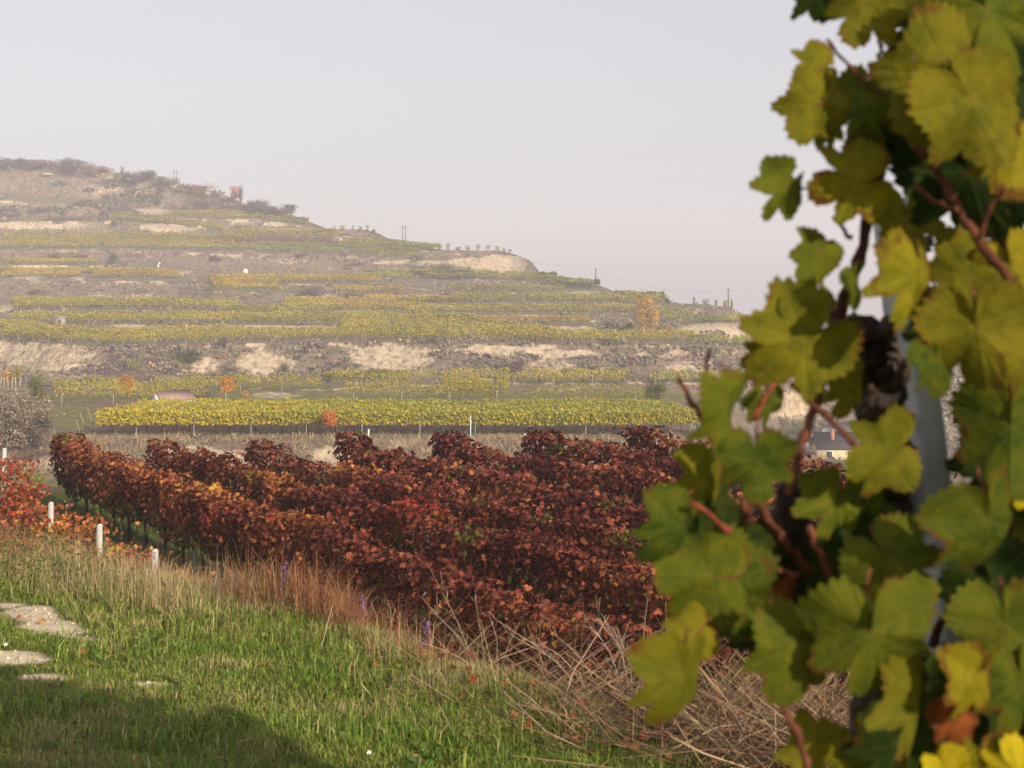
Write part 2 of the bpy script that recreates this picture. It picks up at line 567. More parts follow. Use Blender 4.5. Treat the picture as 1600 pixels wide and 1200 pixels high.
gx = np.concatenate([np.arange(-60, -9, 3), np.arange(-9, -4.2, .1), np.arange(-4.2, -.6, .04), np.arange(-.6, 9, .1), np.arange(9, 61, 3)])
gy = np.concatenate([np.arange(-40, 2, 2), np.arange(2, 5, .1), np.arange(5, 9.8, .04), np.arange(9.8, 15, .1), np.arange(15, 40.5, .3)])
GX, GY = np.meshgrid(gx, gy)
GZ = ground_z(GX, GY)
ed = edge_d(GX, GY)
bm_ = bare(GX, GY)
nz = fbm(GX * 1.6, GY * 1.6, seed=2)
turf = np.array([.10, .11, .032])
soil = np.array([.16, .115, .07])
dirt = np.array([.68, .56, .40])
straw_c = np.array([.20, .15, .075])
t1 = smooth(.2, 1.6, ed + (nz - .5) * 1.5)[..., None]
t2 = smooth(5, 7, ed)[..., None]
colg = turf * (1 - t1) + straw_c * t1
fk_ = smooth(.36, .56, fbm(GX * .8, GY * .8, seed=11, octaves=5))[..., None]
flc = fk_ * np.array([.055, .085, .018]) + (1 - fk_) * soil * .8
colg = colg * (1 - t2) + flc * t2
bmask = smooth(.1, .6, bm_)[..., None]
colg = colg * (1 - bmask) + dirt * bmask
VG = np.stack([GX, GY, GZ], -1).reshape(-1, 3)
QG = grid_faces(len(gy), len(gx))
is_path = bm_.ravel()[QG].mean(1) > .5
for nm, sel in (('ground', ~is_path), ('dirt_path', is_path)):
    q = QG[sel]
    used, inv = np.unique(q, return_inverse=True)
    mb = MB().add(VG[used], None, inv.reshape(q.shape), colg.reshape(-1, 3)[used])
    tag(mb.build(nm, M_GROUND, smooth_faces=True), kind='structure')

# ------------------------------------------------------------------ the terraced hill
SKY = [(-1600, 235), (-300, 245), (0, 251), (60, 255), (130, 262), (190, 271), (250, 281), (300, 291), (340, 300), (385, 319), (440, 329), (470, 341), (510, 357),
       (560, 358), (585, 362), (608, 373), (640, 385), (700, 391), (780, 392), (800, 396), (830, 408), (848, 432), (870, 437), (930, 444), (960, 456),
       (1020, 461), (1060, 474), (1090, 475), (1140, 479), (1165, 494), (1200, 498), (1350, 506), (1600, 520), (3200, 545)]
EDGES = [  # from the foot up: photo line of each terrace edge; three numbers give its distance too
    ('B0', [(-1600, 745, 100), (1080, 745, 100), (1250, 738, 170), (3200, 738, 170)]),
    ('B1', [(-1600, 684, 107), (1080, 684, 107), (1250, 714, 200), (3200, 714, 200)]),
    ('F', [(-1600, 646, 130), (1090, 646, 130), (1250, 690, 225), (3200, 690, 225)]),
    ('T0', [(-1600, 620, 150), (1000, 623, 150), (1100, 628, 158), (1250, 645, 235), (3200, 650, 235)]),
    ('T1', [(-1600, 600, 172), (80, 604, 172), (290, 606, 172), (500, 606, 172), (640, 600, 176), (780, 597, 180), (980, 596, 182), (1100, 595, 190), (1350, 604, 245), (3200, 612, 245)]),
    ('T2', [(-1600, 520), (0, 529), (80, 536), (200, 541), (400, 535), (560, 533), (780, 537), (1080, 538), (1175, 541), (1600, 560), (3200, 575)]),
    ('T3', [(-1600, 495), (0, 502), (60, 506), (400, 507), (530, 507), (700, 506), (930, 508), (1050, 511), (1180, 512), (1600, 532), (3200, 560)]),
    ('T4', [(-1600, 478), (0, 483), (370, 484), (520, 493), (655, 489), (750, 491), (990, 491), (1090, 495), (1180, 505), (1600, 524), (3200, 552)]),
    ('T5', [(-1600, 430), (0, 436), (280, 437), (335, 453), (520, 458), (632, 459), (730, 473), (990, 474), (1040, 477), (1200, 500), (1600, 522), (3200, 549)]),
    ('T6', [(-1600, 408), (0, 413), (160, 414), (300, 426), (350, 442), (592, 443), (700, 456), (880, 457), (940, 460), (1200, 499), (1600, 521), (3200, 548)]),
    ('T7', [(-1600, 385), (0, 389), (160, 389), (350, 394), (530, 396), (640, 404), (750, 436), (870, 441), (940, 452), (1200, 499), (1600, 521), (3200, 547)]),
    ('T8', [(-1600, 340), (0, 346), (170, 343), (300, 362), (400, 370), (525, 373), (600, 381), (700, 394), (800, 398), (1200, 499), (1600, 521), (3200, 547)]),
    ('T9', [(-1600, 300), (0, 312), (170, 325), (265, 341), (400, 342), (480, 353), (600, 378), (1200, 499), (1600, 521), (3200, 546)]),
    ('TOP', SKY)]
DB_Y = [245, 310, 345, 390, 410, 440, 455, 472, 490, 506, 537, 560]
DB_D = [585, 530, 500, 450, 420, 390, 365, 340, 312, 285, 235, 215]
TREAD = {'B0': 0, 'B1': 0, 'F': 0, 'T0': .35, 'T1': .12, 'T2': .4, 'T3': .4, 'T4': .35, 'T5': .35, 'T6': .35, 'T7': .4, 'T8': .3, 'T9': .2}

def edges_at(x):
    x = np.asarray(x, float)
    sky_y = np.interp(x, *zip(*SKY))
    ys, ds = [], []
    for nm, L in EDGES:
        xs = [p[0] for p in L]
        y = np.maximum(np.interp(x, xs, [p[1] for p in L]), sky_y)
        if ys:
            y = np.minimum(y, ys[-1] - 0.02)
        if len(L[0]) == 3:
            d = np.interp(x, xs, [p[2] for p in L])
        else:
            d = np.interp(y, DB_Y, DB_D) + smooth(1100, 1300, x) * 62
        if ds:
            d = np.maximum(d, ds[-1] + 0.05)
        ys.append(y)
        ds.append(d)
    return np.array(ys), np.array(ds)

def depth_frac(nm, f):
    tf = TREAD.get(nm, 0)
    if tf == 0:
        return f
    return np.where(f < tf, .78 * f / tf, .78 + .22 * (f - tf) / (1 - tf))

def hill_pt(x, y):
    """The point of the hill's surface behind photo pixel (x, y)."""
    x, y = np.atleast_1d(np.asarray(x, float)), np.atleast_1d(np.asarray(y, float))
    x, y = np.broadcast_arrays(x, y)
    ys, ds = edges_at(x)
    y = np.clip(y, ys[-1], ys[0])
    D = ds[-1].copy()
    for k in range(len(EDGES) - 1):
        a, b = ys[k], ys[k + 1]
        inside = (y <= a) & (y >= b)
        f = np.clip((a - y) / np.maximum(a - b, 1e-6), 0, 1)
        D = np.where(inside, ds[k] + (ds[k + 1] - ds[k]) * depth_frac(EDGES[k][0], f), D)
    return np.stack([(x - CX) / FPX * D, D, (HY - y) / FPX * D], -1)

LOESS = [(415, 568, 50, 20, 1), (610, 560, 70, 25, .9), (80, 560, 85, 27, .75), (10, 548, 40, 18, .8), (790, 548, 70, 8, 1), (880, 553, 60, 7, 1), (860, 572, 50, 15, .55),
         (1080, 573, 45, 12, .8), (1060, 555, 30, 10, .6), (320, 570, 24, 14, .7), (1115, 518, 65, 14, 1.05), (870, 516, 65, 6, 1), (1240, 632, 60, 26, .95), (790, 416, 62, 18, 1),
         (730, 410, 40, 8, .8), (640, 410, 70, 4, .9), (155, 465, 25, 5, 1), (220, 463, 30, 5, .5), (60, 417, 45, 4, .85), (45, 434, 32, 2.5, 1.1), (120, 435, 14, 2.5, 1.1), (60, 352, 95, 8, .72),
         (270, 355, 60, 8, .9), (225, 331, 45, 6, .9), (75, 273, 10, 3, 1.1), (200, 280, 12, 4, 1), (180, 297, 70, 15, .45), (430, 351, 22, 4, 1), (385, 347, 40, 7, .5), (430, 378, 40, 3, .8),
         (540, 373, 12, 4, 1.1), (200, 511, 45, 6, .8), (450, 513, 75, 5, .8), (590, 514, 60, 4, 1), (560, 489, 38, 4, 1), (400, 481, 22, 3, 1), (690, 480, 45, 4, 1), (910, 460, 35, 6, .8),
         (1075, 487, 24, 7, .9), (300, 712, 70, 14, 1), (110, 722, 70, 12, .9), (530, 712, 45, 16, 1), (620, 692, 40, 7, .6), (370, 718, 50, 16, .9), (20, 700, 40, 10, .6), (430, 618, 45, 5, .8),
         (720, 700, 60, 8, .4), (40, 505, 30, 6, .8), (10, 480, 14, 6, .8), (280, 425, 30, 5, .6), (450, 408, 30, 5, .35), (560, 470, 20, 3, .8), (1000, 556, 25, 6, .6), (1130, 595, 40, 10, .6),
         (660, 512, 30, 4, .8), (250, 402, 25, 4, .35), (880, 610, 50, 6, .4), (450, 600, 30, 3, .5)]
GREEN = [(520, 618, 520, 16, .75), (940, 616, 200, 14, .7), (115, 650, 55, 30, .75), (300, 560, 40, 15, .8), (360, 592, 50, 10, .8), (50, 457, 40, 6, .7), (400, 455, 60, 10, .5), (500, 420, 80, 10, .25), (690, 415, 22, 8, .8), (250, 300, 40, 20, .35),
         (60, 490, 20, 6, .7), (900, 600, 120, 6, .45), (40, 270, 30, 8, .35), (260, 640, 200, 10, .5), (600, 676, 600, 8, .5), (850, 590, 130, 6, .5), (420, 340, 60, 12, .35)]
SCRUB = [(215, 572, 75, 30, .62), (480, 456, 65, 9, .55), (545, 462, 40, 6, .55), (110, 268, 120, 10, .5), (330, 310, 60, 14, .45), (500, 690, 520, 8, .45), (920, 692, 200, 12, .35), (60, 695, 60, 14, .6),
         (700, 460, 60, 6, .3), (90, 405, 60, 6, .5), (250, 420, 120, 10, .25), (420, 415, 120, 16, .25), (640, 570, 300, 14, .25)]
def blobs(x, y, L):
    r = np.zeros(np.broadcast(x, y).shape)
    for cx, cy, rx, ry, a in L:
        q = np.sqrt(((x - cx) / rx) ** 2 + ((y - cy) / ry) ** 2)
        r = np.maximum(r, a * (1 - smooth(.55, 1.35, q)))
    return r

hx = np.concatenate([np.arange(-1600, -80, 40), np.arange(-80, 1680, 3), np.arange(1680, 3201, 40)]).astype(float)
ys_, ds_ = edges_at(hx)
rows_y, rows_d, rows_r, rows_f = [], [], [], []
for k in range(len(EDGES) - 1):
    nsub = {'B0': 24, 'B1': 8, 'F': 8, 'T1': 26, 'T9': 18, 'T8': 16}.get(EDGES[k][0], 12)
    for f in np.linspace(0, 1, nsub, endpoint=False):
        rows_f.append(np.full(len(hx), f * (k > 2)))
        rows_y.append(ys_[k] + (ys_[k + 1] - ys_[k]) * f)
        rows_d.append(ds_[k] + (ds_[k + 1] - ds_[k]) * depth_frac(EDGES[k][0], np.array(f)))
        rows_r.append(np.full(len(hx), float(f > TREAD.get(EDGES[k][0], 0) and f > 0)))
rows_y.append(ys_[-1]); rows_d.append(ds_[-1]); rows_r.append(np.zeros(len(hx))); rows_f.append(np.zeros(len(hx)))
HYv, HD, HR = np.array(rows_y), np.array(rows_d), np.array(rows_r)
HXv = np.broadcast_to(hx, HYv.shape)
HP = np.stack([(HXv - CX) / FPX * HD, HD, (HY - HYv) / FPX * HD], -1)
rgh = (fbm(HP[..., 0] * .25, HP[..., 1] * .1, HP[..., 2] * .5, seed=31) - .5)
gul = (np.abs(fbm(HP[..., 0] * .16, HP[..., 2] * .1, seed=33) - .5) * 2)
HP[..., 1] += (rgh * 2.2 + gul * 2.0 - .6) * HR * (1 - smooth(1.5, 0, np.abs(HD - 107)) * .5)
HP[..., 2] += rgh * .5 * HR
rows_f = np.array(rows_f)
brk = fbm(HXv * .035, HD * .35, seed=35)
lo_ = blobs(HXv, HYv, LOESS) * .60 + HR * (.03 + .35 * (fbm(HP[..., 0] * .07, HP[..., 2] * .22, HP[..., 1] * .02, seed=36) - .45)) + .55 * smooth(.72, .95, rows_f) * smooth(.50, .62, brk)
LO_AMT = lo_
gr_ = blobs(HXv, HYv, GREEN) * .75 + (1 - HR) * .40 + .5 * (fbm(HP[..., 0] * .05, HP[..., 2] * .15, HP[..., 1] * .02, seed=37) - .42)
sc_ = blobs(HXv, HYv, SCRUB) * .8 + HR * (.9 + .5 * smooth(430, 500, HD)) * (fbm(HP[..., 0] * .06, HP[..., 2] * .2, HP[..., 1] * .02, seed=38) - .40)
HK = np.stack([lo_, gr_, sc_], -1)
def sheet_row(xs, D, z):
    D = np.broadcast_to(D, xs.shape)
    return np.stack([(xs - CX) / FPX * D, D, np.broadcast_to(z, xs.shape)], -1)[None]
rt = smooth(1080, 1260, hx)
front = np.concatenate([sheet_row(hx, 37.0, -5.75), sheet_row(hx, 46, -6.6), sheet_row(hx, 62 + 20 * rt, -10 - 3 * rt), sheet_row(hx, 85 + 45 * rt, -14.2 - 7 * rt)])
top = HP[-1]
back = np.concatenate([(top + [0, 25, -1.5])[None], (top + [0, 110, -14])[None], np.concatenate([top[:, :2] * 1.9, np.full((len(hx), 1), -31.5)], 1)[None]])
ALLP = np.concatenate([front, HP, back])
fk = np.tile(np.array([.02, .55, .1]), (4, len(hx), 1))
bk = np.tile(np.array([.0, .4, .3]), (3, len(hx), 1))
ALLK = np.concatenate([fk, HK, bk])
mb = MB().add(ALLP.reshape(-1, 3), None, grid_faces(ALLP.shape[0], ALLP.shape[1]), ALLK.reshape(-1, 3))
tag(mb.build('hill', M_HILL, smooth_faces=True), kind='structure')
pl = MB()
a_ = np.linspace(-1500, 1500, 41)
PX_, PY_ = np.meshgrid(a_, a_)
pl.add(np.stack([PX_, PY_, np.full(PX_.shape, -32.0)], -1).reshape(-1, 3), None, grid_faces(41, 41), (.02, .5, .2))
tag(pl.build('plain', M_HILL), kind='structure')

# ------------------------------------------------------------------ haze
def add_haze(density):
    m, ns, ln = new_mat('autumn_haze')
    v = N_(ns, 'ShaderNodeVolumePrincipled', Density=density)
    v.inputs['Color'].default_value = (0.89, 0.885, 0.98, 1)
    v.inputs['Anisotropy'].default_value = 0.0
    out = N_(ns, 'ShaderNodeOutputMaterial')
    ln.new(v.outputs[0], out.inputs['Volume'])
    h = MB()
    box(h, (-1560, -1560, -34), (1560, 1560, 76))
    return tag(h.build('haze', m), kind='stuff')
add_haze(0.00076)

# ------------------------------------------------------------------ palettes
def pal(choices, weights, n, vary=0.18):
    c = np.array(choices)[R.choice(len(choices), n, p=np.array(weights) / np.sum(weights))]
    return np.clip(c * (1 + R.normal(0, vary, (n, 1))) * (1 + R.normal(0, vary * .3, (n, 3))), .003, .9)
YG, GOLD, OLIV, LIME = (.33, .29, .025), (.52, .36, .025), (.16, .17, .028), (.24, .26, .035)
KINDS = {
    'green': ([LIME, OLIV, YG, GOLD], [3, 3, 4, 1]),
    'mixed': ([YG, OLIV, GOLD, LIME], [4, 2, 3, 1]),
    'gold': ([GOLD, YG, (.40, .24, .03), OLIV], [5, 3, 1.5, .8]),
    'russet': ([(.20, .085, .04), (.15, .09, .04), (.22, .15, .05)], [3, 2, 1]),
}

# ------------------------------------------------------------------ vine strips on the far terraces
STRIPS = [  # label, lower line, upper line (None: single depth), rows, palette
    ('green and gold vine strip behind the white gabled hut', [(78, 633), (180, 632), (250, 633), (330, 633)], -19, 4, 'mixed'),
    ('vine strip between the two small orange trees and the brown slope', [(290, 613), (400, 613), (500, 613)], -4, 2, 'mixed'),
    ('long vine strip at the foot of the pale loess cliff', [(505, 605), (640, 604), (780, 603), (981, 602)], -4, 2, 'mixed'),
    ('short curved vine strip over a pale bank behind the broad yellow vineyard', [(540, 630), (640, 628), (765, 629)], -5, 2, 'mixed'),
    ('wedge of vines dropping to the back of the broad yellow vineyard', [(690, 620), (760, 626), (800, 628)], -10, 3, 'mixed'),
    ('low green vine strip beside the yellow bush', [(820, 635), (1005, 635)], -6, 2, 'green'),
    ('thin vine strip right above the round olive bush', [(1012, 602), (1130, 602)], -2, 1, 'green'),
    ('broad vine strip with a white staked edge above the brown slope', [(0, 530), (80, 536), (200, 541), (385, 536)], -15, 5, 'mixed'),
    ('vine strip along the top of the loess cliff', [(380, 534), (560, 533), (720, 536)], -7, 3, 'mixed'),
    ('widest sloping vine field in the middle of the hill', [(530, 520), (700, 533), (870, 537)], [(530, 499), (640, 496), (740, 506), (870, 526)], 9, 'mixed'),
    ('vine strip running below the tall orange tree', [(870, 537), (980, 538), (1085, 538)], -7, 3, 'mixed'),
    ('vine strip beside the little grey shed', [(20, 507), (250, 506), (400, 507), (530, 507)], -7, 3, 'mixed'),
    ('vine strip above the little grey shed', [(12, 483), (200, 483), (370, 484)], -8, 3, 'mixed'),
    ('thin vine strip over the dark cleft', [(340, 493), (520, 493)], -4, 2, 'green'),
    ('golden vine strip below the purple thicket', [(440, 486), (560, 487), (660, 486)], -11, 4, 'gold'),
    ('long vine strip ending at the tall orange tree', [(627, 490), (750, 491), (990, 491)], -4, 2, 'mixed'),
    ('thin vine strip above the long bare loess face', [(760, 507), (925, 508)], -2, 1, 'gold'),
    ('golden vine strip below the white markers', [(0, 434), (140, 434), (280, 436)], -6, 2, 'gold'),
    ('small golden vine field below the white boulder', [(325, 453), (440, 454)], -13, 4, 'gold'),
    ('thin golden vine strip level with the white boulder', [(345, 442), (592, 443)], -4, 2, 'gold'),
    ('golden vine strip right above the purple thicket', [(520, 458), (632, 459)], -3, 1, 'gold'),
    ('thin golden vine strip right of the purple thicket', [(567, 472), (730, 474)], -3, 1, 'gold'),
    ('short golden vine strip ending at a green bush', [(0, 413), (160, 414)], -4, 1, 'gold'),
    ('broadest green vine strip on the upper hill', [(0, 388), (200, 388), (400, 392)], -17, 5, 'mixed'),
    ('vine strip below the reddish vines of the upper hill', [(400, 393), (530, 396), (657, 404)], -7, 2, 'green'),
    ('vine strip below the pale cliff at the end of the ridge', [(567, 436), (750, 437), (870, 441)], -5, 2, 'green'),
    ('slanting vine strip on the upper scree slope', [(170, 342), (270, 352), (350, 363)], -5, 2, 'mixed'),
    ('vine strip just below the orange tree on the ridge', [(265, 341), (400, 342), (480, 354)], -5, 2, 'mixed'),
    ('vine strip below the ridge bushes', [(350, 371), (525, 372)], -6, 2, 'mixed'),
    ('reddish vine strip on the upper hill', [(330, 382), (530, 385)], -4, 2, 'russet'),
    ('short green vine strip on the upper hill near the twin poles', [(530, 384), (600, 386), (690, 394)], -4, 2, 'green'),
    ('vine strip at the foot of a single tall pole on the ridge', [(853, 446), (937, 453)], -5, 2, 'green'),
    ('vine strip under the pale ridge cliff with a scrubby bank below', [(700, 456), (880, 457)], -4, 1, 'green'),
    ('long thin vine strip reaching the tall orange tree top', [(720, 473), (990, 474)], -4, 2, 'green'),
    ('small vine strip behind the tall orange tree top', [(962, 475), (1040, 477)], -9, 3, 'green'),
    ('short vine strip above the right loess face', [(1031, 495), (1092, 495)], -3, 1, 'green'),
    ('thin vine strip along the top of the right loess face', [(1030, 505), (1180, 506)], -3, 1, 'green'),
    ('thin vine strip below the right loess face', [(1080, 540), (1250, 546)], -2, 1, 'green'),
    ('row of vines standing against the sky below the upper ridge', [(520, 359), (560, 359), (590, 364)], -1, 1, 'green'),
    ('row of vines standing against the sky above the pale ridge cliff', [(650, 389), (760, 392), (800, 397)], -1, 1, 'green'),
    ('row of vines standing against the sky by the last pole', [(1085, 476), (1145, 480)], -1, 1, 'green'),
    ('thin golden vine strip at the left edge above a loess patch', [(0, 519), (62, 521)], -5, 2, 'gold'),
    ('faint vine strip on the scrubby slope under the ridge', [(268, 300), (312, 306)], -3, 1, 'gold'),
]
GRP = 'vine strips on the hill terraces'
def far_row(mb, pmb, x, y, kind, per_m, hgt=1.9, posts=True, clump=False):
    """One row of far vines through photo points x, y on the hill."""
    P = hill_pt(x, y)
    seg = np.linalg.norm(np.diff(P, axis=0), axis=1)
    s = np.concatenate([[0], np.cumsum(seg)])
    n = int(s[-1] * (22 if clump else per_m))
    if n < 3:
        return
    q = R.random(n) * s[-1]
    if clump:
        q = np.clip(np.round(q / 3.2) * 3.2 + R.normal(0, .42, n), 0, s[-1])
        hgt = hgt * (.55 + .6 * noise(np.round(q / 3.2) * 1.7, seed=5))
    gap = noise(q * .35, seed=int(abs(y[0]) * 7) % 97) > .06
    q = q[gap]
    hgt = np.broadcast_to(hgt, gap.shape)[gap]
    n = len(q)
    B = np.stack([np.interp(q, s, P[:, i]) for i in range(3)], -1)
    hb = .05 if clump else .55
    hh = hb + (hgt - hb) * R.random(n) ** .8 * (0.8 + .4 * noise(q * .9, seed=4))
    B += np.stack([R.normal(0, .06, n), R.normal(0, .22, n), hh], -1)
    ch, w = KINDS[kind]
    col = pal(ch, w, n, .14) * (.75 + .5 * noise(q * .12, y[0], seed=8)[:, None])
    up_ = smooth(.6, 1.15, hh)[:, None]  # low leaves get a shadow green: shade at the row's base painted in
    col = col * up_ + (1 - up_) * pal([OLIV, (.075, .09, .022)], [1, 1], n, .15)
    nr = np.tile(np.array([0, -.6, .5]), (n, 1))
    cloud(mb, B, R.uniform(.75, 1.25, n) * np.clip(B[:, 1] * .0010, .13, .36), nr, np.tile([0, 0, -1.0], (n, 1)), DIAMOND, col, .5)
    if posts:
        for d in np.arange(1, s[-1], 5.0):
            b = np.array([np.interp(d, s, P[:, i]) for i in range(3)])
            box(pmb, b + [-.03, -.3, -.2], b + [.03, -.24, 1.1], (.36, .34, .31))

for label, low, up, nrow, kind in STRIPS:
    x = np.linspace(low[0][0], low[-1][0], 60)
    yl = np.interp(x, *zip(*low))
    yu = yl + up if not isinstance(up, list) else np.interp(x, *zip(*up))
    t = thing('vine_strip', label, 'vineyard', hill_pt(x[30], yl[30])[0], GRP)
    mb, pmb = MB(), MB()
    for r in range(nrow):
        f = r / max(nrow - 1, 1)
        wd = x[-1] - x[0]
        xr = np.linspace(x[0] + R.uniform(-.5, 1) * min(9, wd * .06), x[-1] - R.uniform(-.5, 1) * min(12, wd * .08), 60)
        far_row(mb, pmb, xr, np.interp(xr, x, yl + (yu - yl) * f), kind, 75 if nrow < 6 else 60, posts=(r == 0 and 'against the sky' not in label), clump='against the sky' in label)
    mb.build('foliage', M_FOL, t, kind='stuff')
    if pmb.n:
        pmb.build('stakes', M_PAINT, t, kind='stuff')

# ------------------------------------------------------------------ dry scrub over the slopes
def scrub_patch(name, n, xr, yr, sz, colours, seed, keep, shape=None):
    x = R.uniform(*xr, n)
    y = R.uniform(*yr, n)
    sk = np.interp(x, *zip(*SKY))
    ok = (y > sk + 1) & keep(x, y)
    x, y = x[ok], y[ok]
    ys, _ = edges_at(x)
    rel = np.ones(len(x), bool)
    P = hill_pt(x, y)
    n = len(P)
    mb = MB()
    tw = 5
    base = np.repeat(P, tw, 0) + np.stack([R.normal(0, .5, n * tw), R.normal(0, .5, n * tw), R.uniform(0, .35, n * tw)], -1)
    s = np.repeat(R.uniform(*sz, n), tw) * R.uniform(.6, 1.2, n * tw)
    col = np.repeat(pal(*colours, n, .3), tw, 0) * R.uniform(.7, 1.3, (n * tw, 1))
    cloud(mb, base + np.stack([np.zeros(n * tw), np.zeros(n * tw), s * .4], -1), s, np.tile([0, -.7, .5], (n * tw, 1)), np.tile([0, 0, 1.0], (n * tw, 1)), shape or DIAMOND, col, .45)
    return tag(mb.build(name, M_FOL), kind='stuff')
DRY = ([(.19, .145, .115), (.14, .105, .092), (.26, .20, .13), (.13, .125, .06), (.33, .26, .17)], [4, 3, 3, 1.5, 1.6])
STRAWB = ([(.36, .27, .165), (.27, .20, .13), (.44, .34, .21), (.18, .13, .09)], [4, 3, 2, 1.2])
TWIG = (np.array([(-.06, -.3, 0), (.06, -.3, 0), (.01, .7, .1), (-.02, .7, .1)]), [(0, 1, 2), (0, 2, 3)])
scrub_patch('dry_scrub', 15000, (-40, 1260), (255, 600), (.22, .75), DRY, 1, lambda x, y: (blobs(x, y, LOESS) < .5) & (noise(x * .03, y * .09, seed=17) > .33))
scrub_patch('valley_scrub', 2600, (1090, 1700), (520, 735), (.35, 1.1), DRY, 4, lambda x, y: noise(x * .02, y * .05, seed=28) > .38)
scrub_patch('upper_scrub', 4500, (-40, 480), (255, 345), (.7, 1.6), ([(.11, .080, .078), (.14, .105, .09), (.10, .105, .05), (.17, .14, .075), (.20, .12, .07)], [4, 3, 2, 2, .6]), 3,
            lambda x, y: noise(x * .022, y * .10, seed=27) > .50)
scrub_patch('bank_scrub', 9000, (-40, 1300), (687, 745), (.14, .42), STRAWB, 2, lambda x, y: (y < 699) | (blobs(x, y, LOESS) < .35), TWIG)

# ------------------------------------------------------------------ trees and bushes
def plant(name, label, cat, x, y, wpx, hpx, colours, D=None, bare_twigs=False, trunk=0.15, leaf=None, group=None, dens=1.0, lumps=9, vary=.22, base=None, trunk_col=(.12, .09, .07), depth=1.0):
    """A tree or bush whose foot stands at photo pixel (x, y): trunk, limbs, and a crown of many small leaves in clumps."""
    B = base if base is not None else (hill_pt(x, y)[0] if D is None else pt(x, y, D))
    sc = B[1] / FPX
    W, H = wpx * sc, hpx * sc
    t = thing(name, label, cat, B, group)
    wood = MB()
    z0 = H * trunk
    mid = B + [0, 0, z0 + (H - z0) * .45]
    tr = max(.03, H * .018)
    tube(wood, [B - [0, 0, .2], B + [R.normal(0, .02) * H, 0, H * .3], B + [R.normal(0, .03) * H, 0, H * .75]], [tr * 1.4, tr, tr * .35], trunk_col, 5)
    cen = []
    lumps = int(lumps * max(1, min(3, W / (1.8 * H))))
    for i in range(lumps):
        a = R.uniform(0, 2 * np.pi)
        r = math.sqrt(R.random()) * (.32 if W < 1.6 * H else .43)
        h = R.uniform(.2, .8) if trunk > 0 else R.uniform(.02, .72)
        prof = math.sin(math.pi * min(max((h * .85 + .12), 0), 1)) ** .7
        c = B + [math.cos(a) * r * W * prof, math.sin(a) * r * W * depth * prof, z0 + (H - z0) * h]
        cen.append(c)
        tube(wood, [B + [0, 0, H * (.1 + .4 * h * .6)], (c + B + [0, 0, H * h * .6]) / 2, c], [tr * .6, tr * .35, tr * .15], trunk_col, 4)
    cen = np.array(cen)
    wood.build('trunk', M_WOOD, t)
    fol = MB()
    lf = leaf or np.clip(2.0 * sc, .1, .42)
    n = int(np.clip(dens * 3.2 * (W * (H - z0)) / lf ** 2, 60, 5000))
    k = R.integers(0, lumps, n)
    rx_ = min(W * R.uniform(.2, .34), H * .6)
    rad = np.array([rx_, rx_ * depth, (H - z0) * (R.uniform(.17, .28) if trunk > 0 else R.uniform(.24, .36))])
    d = unit(R.normal(0, 1, (n, 3)))
    rr = R.random(n) ** .45
    lr = R.uniform(.75, 1.15, (lumps, 1))
    P = cen[k] + d * rr[:, None] * rad * lr[k]
    P[:, 2] = np.clip(P[:, 2], B[2] + z0 * .6, B[2] + H * 1.04)
    col = pal(*colours, n, vary) * (R.uniform(.75, 1.25, (lumps, 1)))[k]
    if bare_twigs:
        nt_ = n // 3
        root = B + [0, 0, z0 * .3]
        end = P[:nt_]
        st = root + (end - root) * R.uniform(.25, .6, (nt_, 1))
        w = lf * .10
        ax = unit(np.cross(end - st, R.normal(0, 1, (nt_, 3)))) * w
        V = np.stack([st - ax, st + ax, end + ax * .4, end - ax * .4], 1).reshape(-1, 3)
        fol.add(V, None, np.arange(nt_ * 4).reshape(-1, 4), np.repeat(col[:nt_], 4, 0))
        P, d, col = P[nt_:2 * nt_], d[nt_:2 * nt_], col[nt_:2 * nt_]
        cloud(fol, P, R.uniform(.3, .7, len(P)) * lf, d + [0, -.2, .3], np.tile([0, 0, 1.0], (len(P), 1)), DIAMOND, col, .6)
    else:
        cloud(fol, P, R.uniform(.7, 1.25, n) * lf, d + [0, -.25, .35], np.tile([0, 0, -1.0], (n, 1)), DIAMOND, col, .5)
    fol.build('crown', M_FOL, t, kind='stuff')
    return t

ORANGE = ([(.58, .26, .035), (.60, .33, .04), (.46, .18, .03)], [3, 2, 2])
ORED = ([(.52, .16, .03), (.44, .12, .025), (.54, .25, .04)], [3, 2, 2])
GOLDT = ([(.52, .29, .04), (.42, .24, .045), (.56, .36, .05), (.30, .20, .04)], [3, 2, 2, 1])
PURP = ([(.085, .055, .060), (.11, .075, .07), (.06, .045, .045)], [3, 2, 2])
GREY = ([(.16, .125, .10), (.12, .095, .08), (.22, .17, .12), (.10, .09, .05)], [3, 3, 2, 1])
GREYT = ([(.30, .23, .165), (.20, .155, .12), (.37, .29, .20), (.16, .145, .075)], [4, 3, 2, 1.2])
DGREEN = ([(.06, .075, .02), (.09, .10, .03), (.045, .055, .02)], [3, 2, 2])
OLRED = ([(.13, .15, .024), (.22, .12, .03), (.09, .115, .02)], [3, 1.2, 2])
YEL = ([(.40, .30, .03), (.30, .25, .03), (.44, .30, .04)], [3, 2, 1])
YGR = ([(.24, .23, .03), (.17, .18, .03), (.32, .27, .04)], [3, 2, 1])
RUST = ([(.30, .14, .06), (.24, .12, .06), (.20, .11, .07)], [3, 2, 2])
PALE = ([(.26, .21, .17), (.22, .17, .14)], [1, 1])

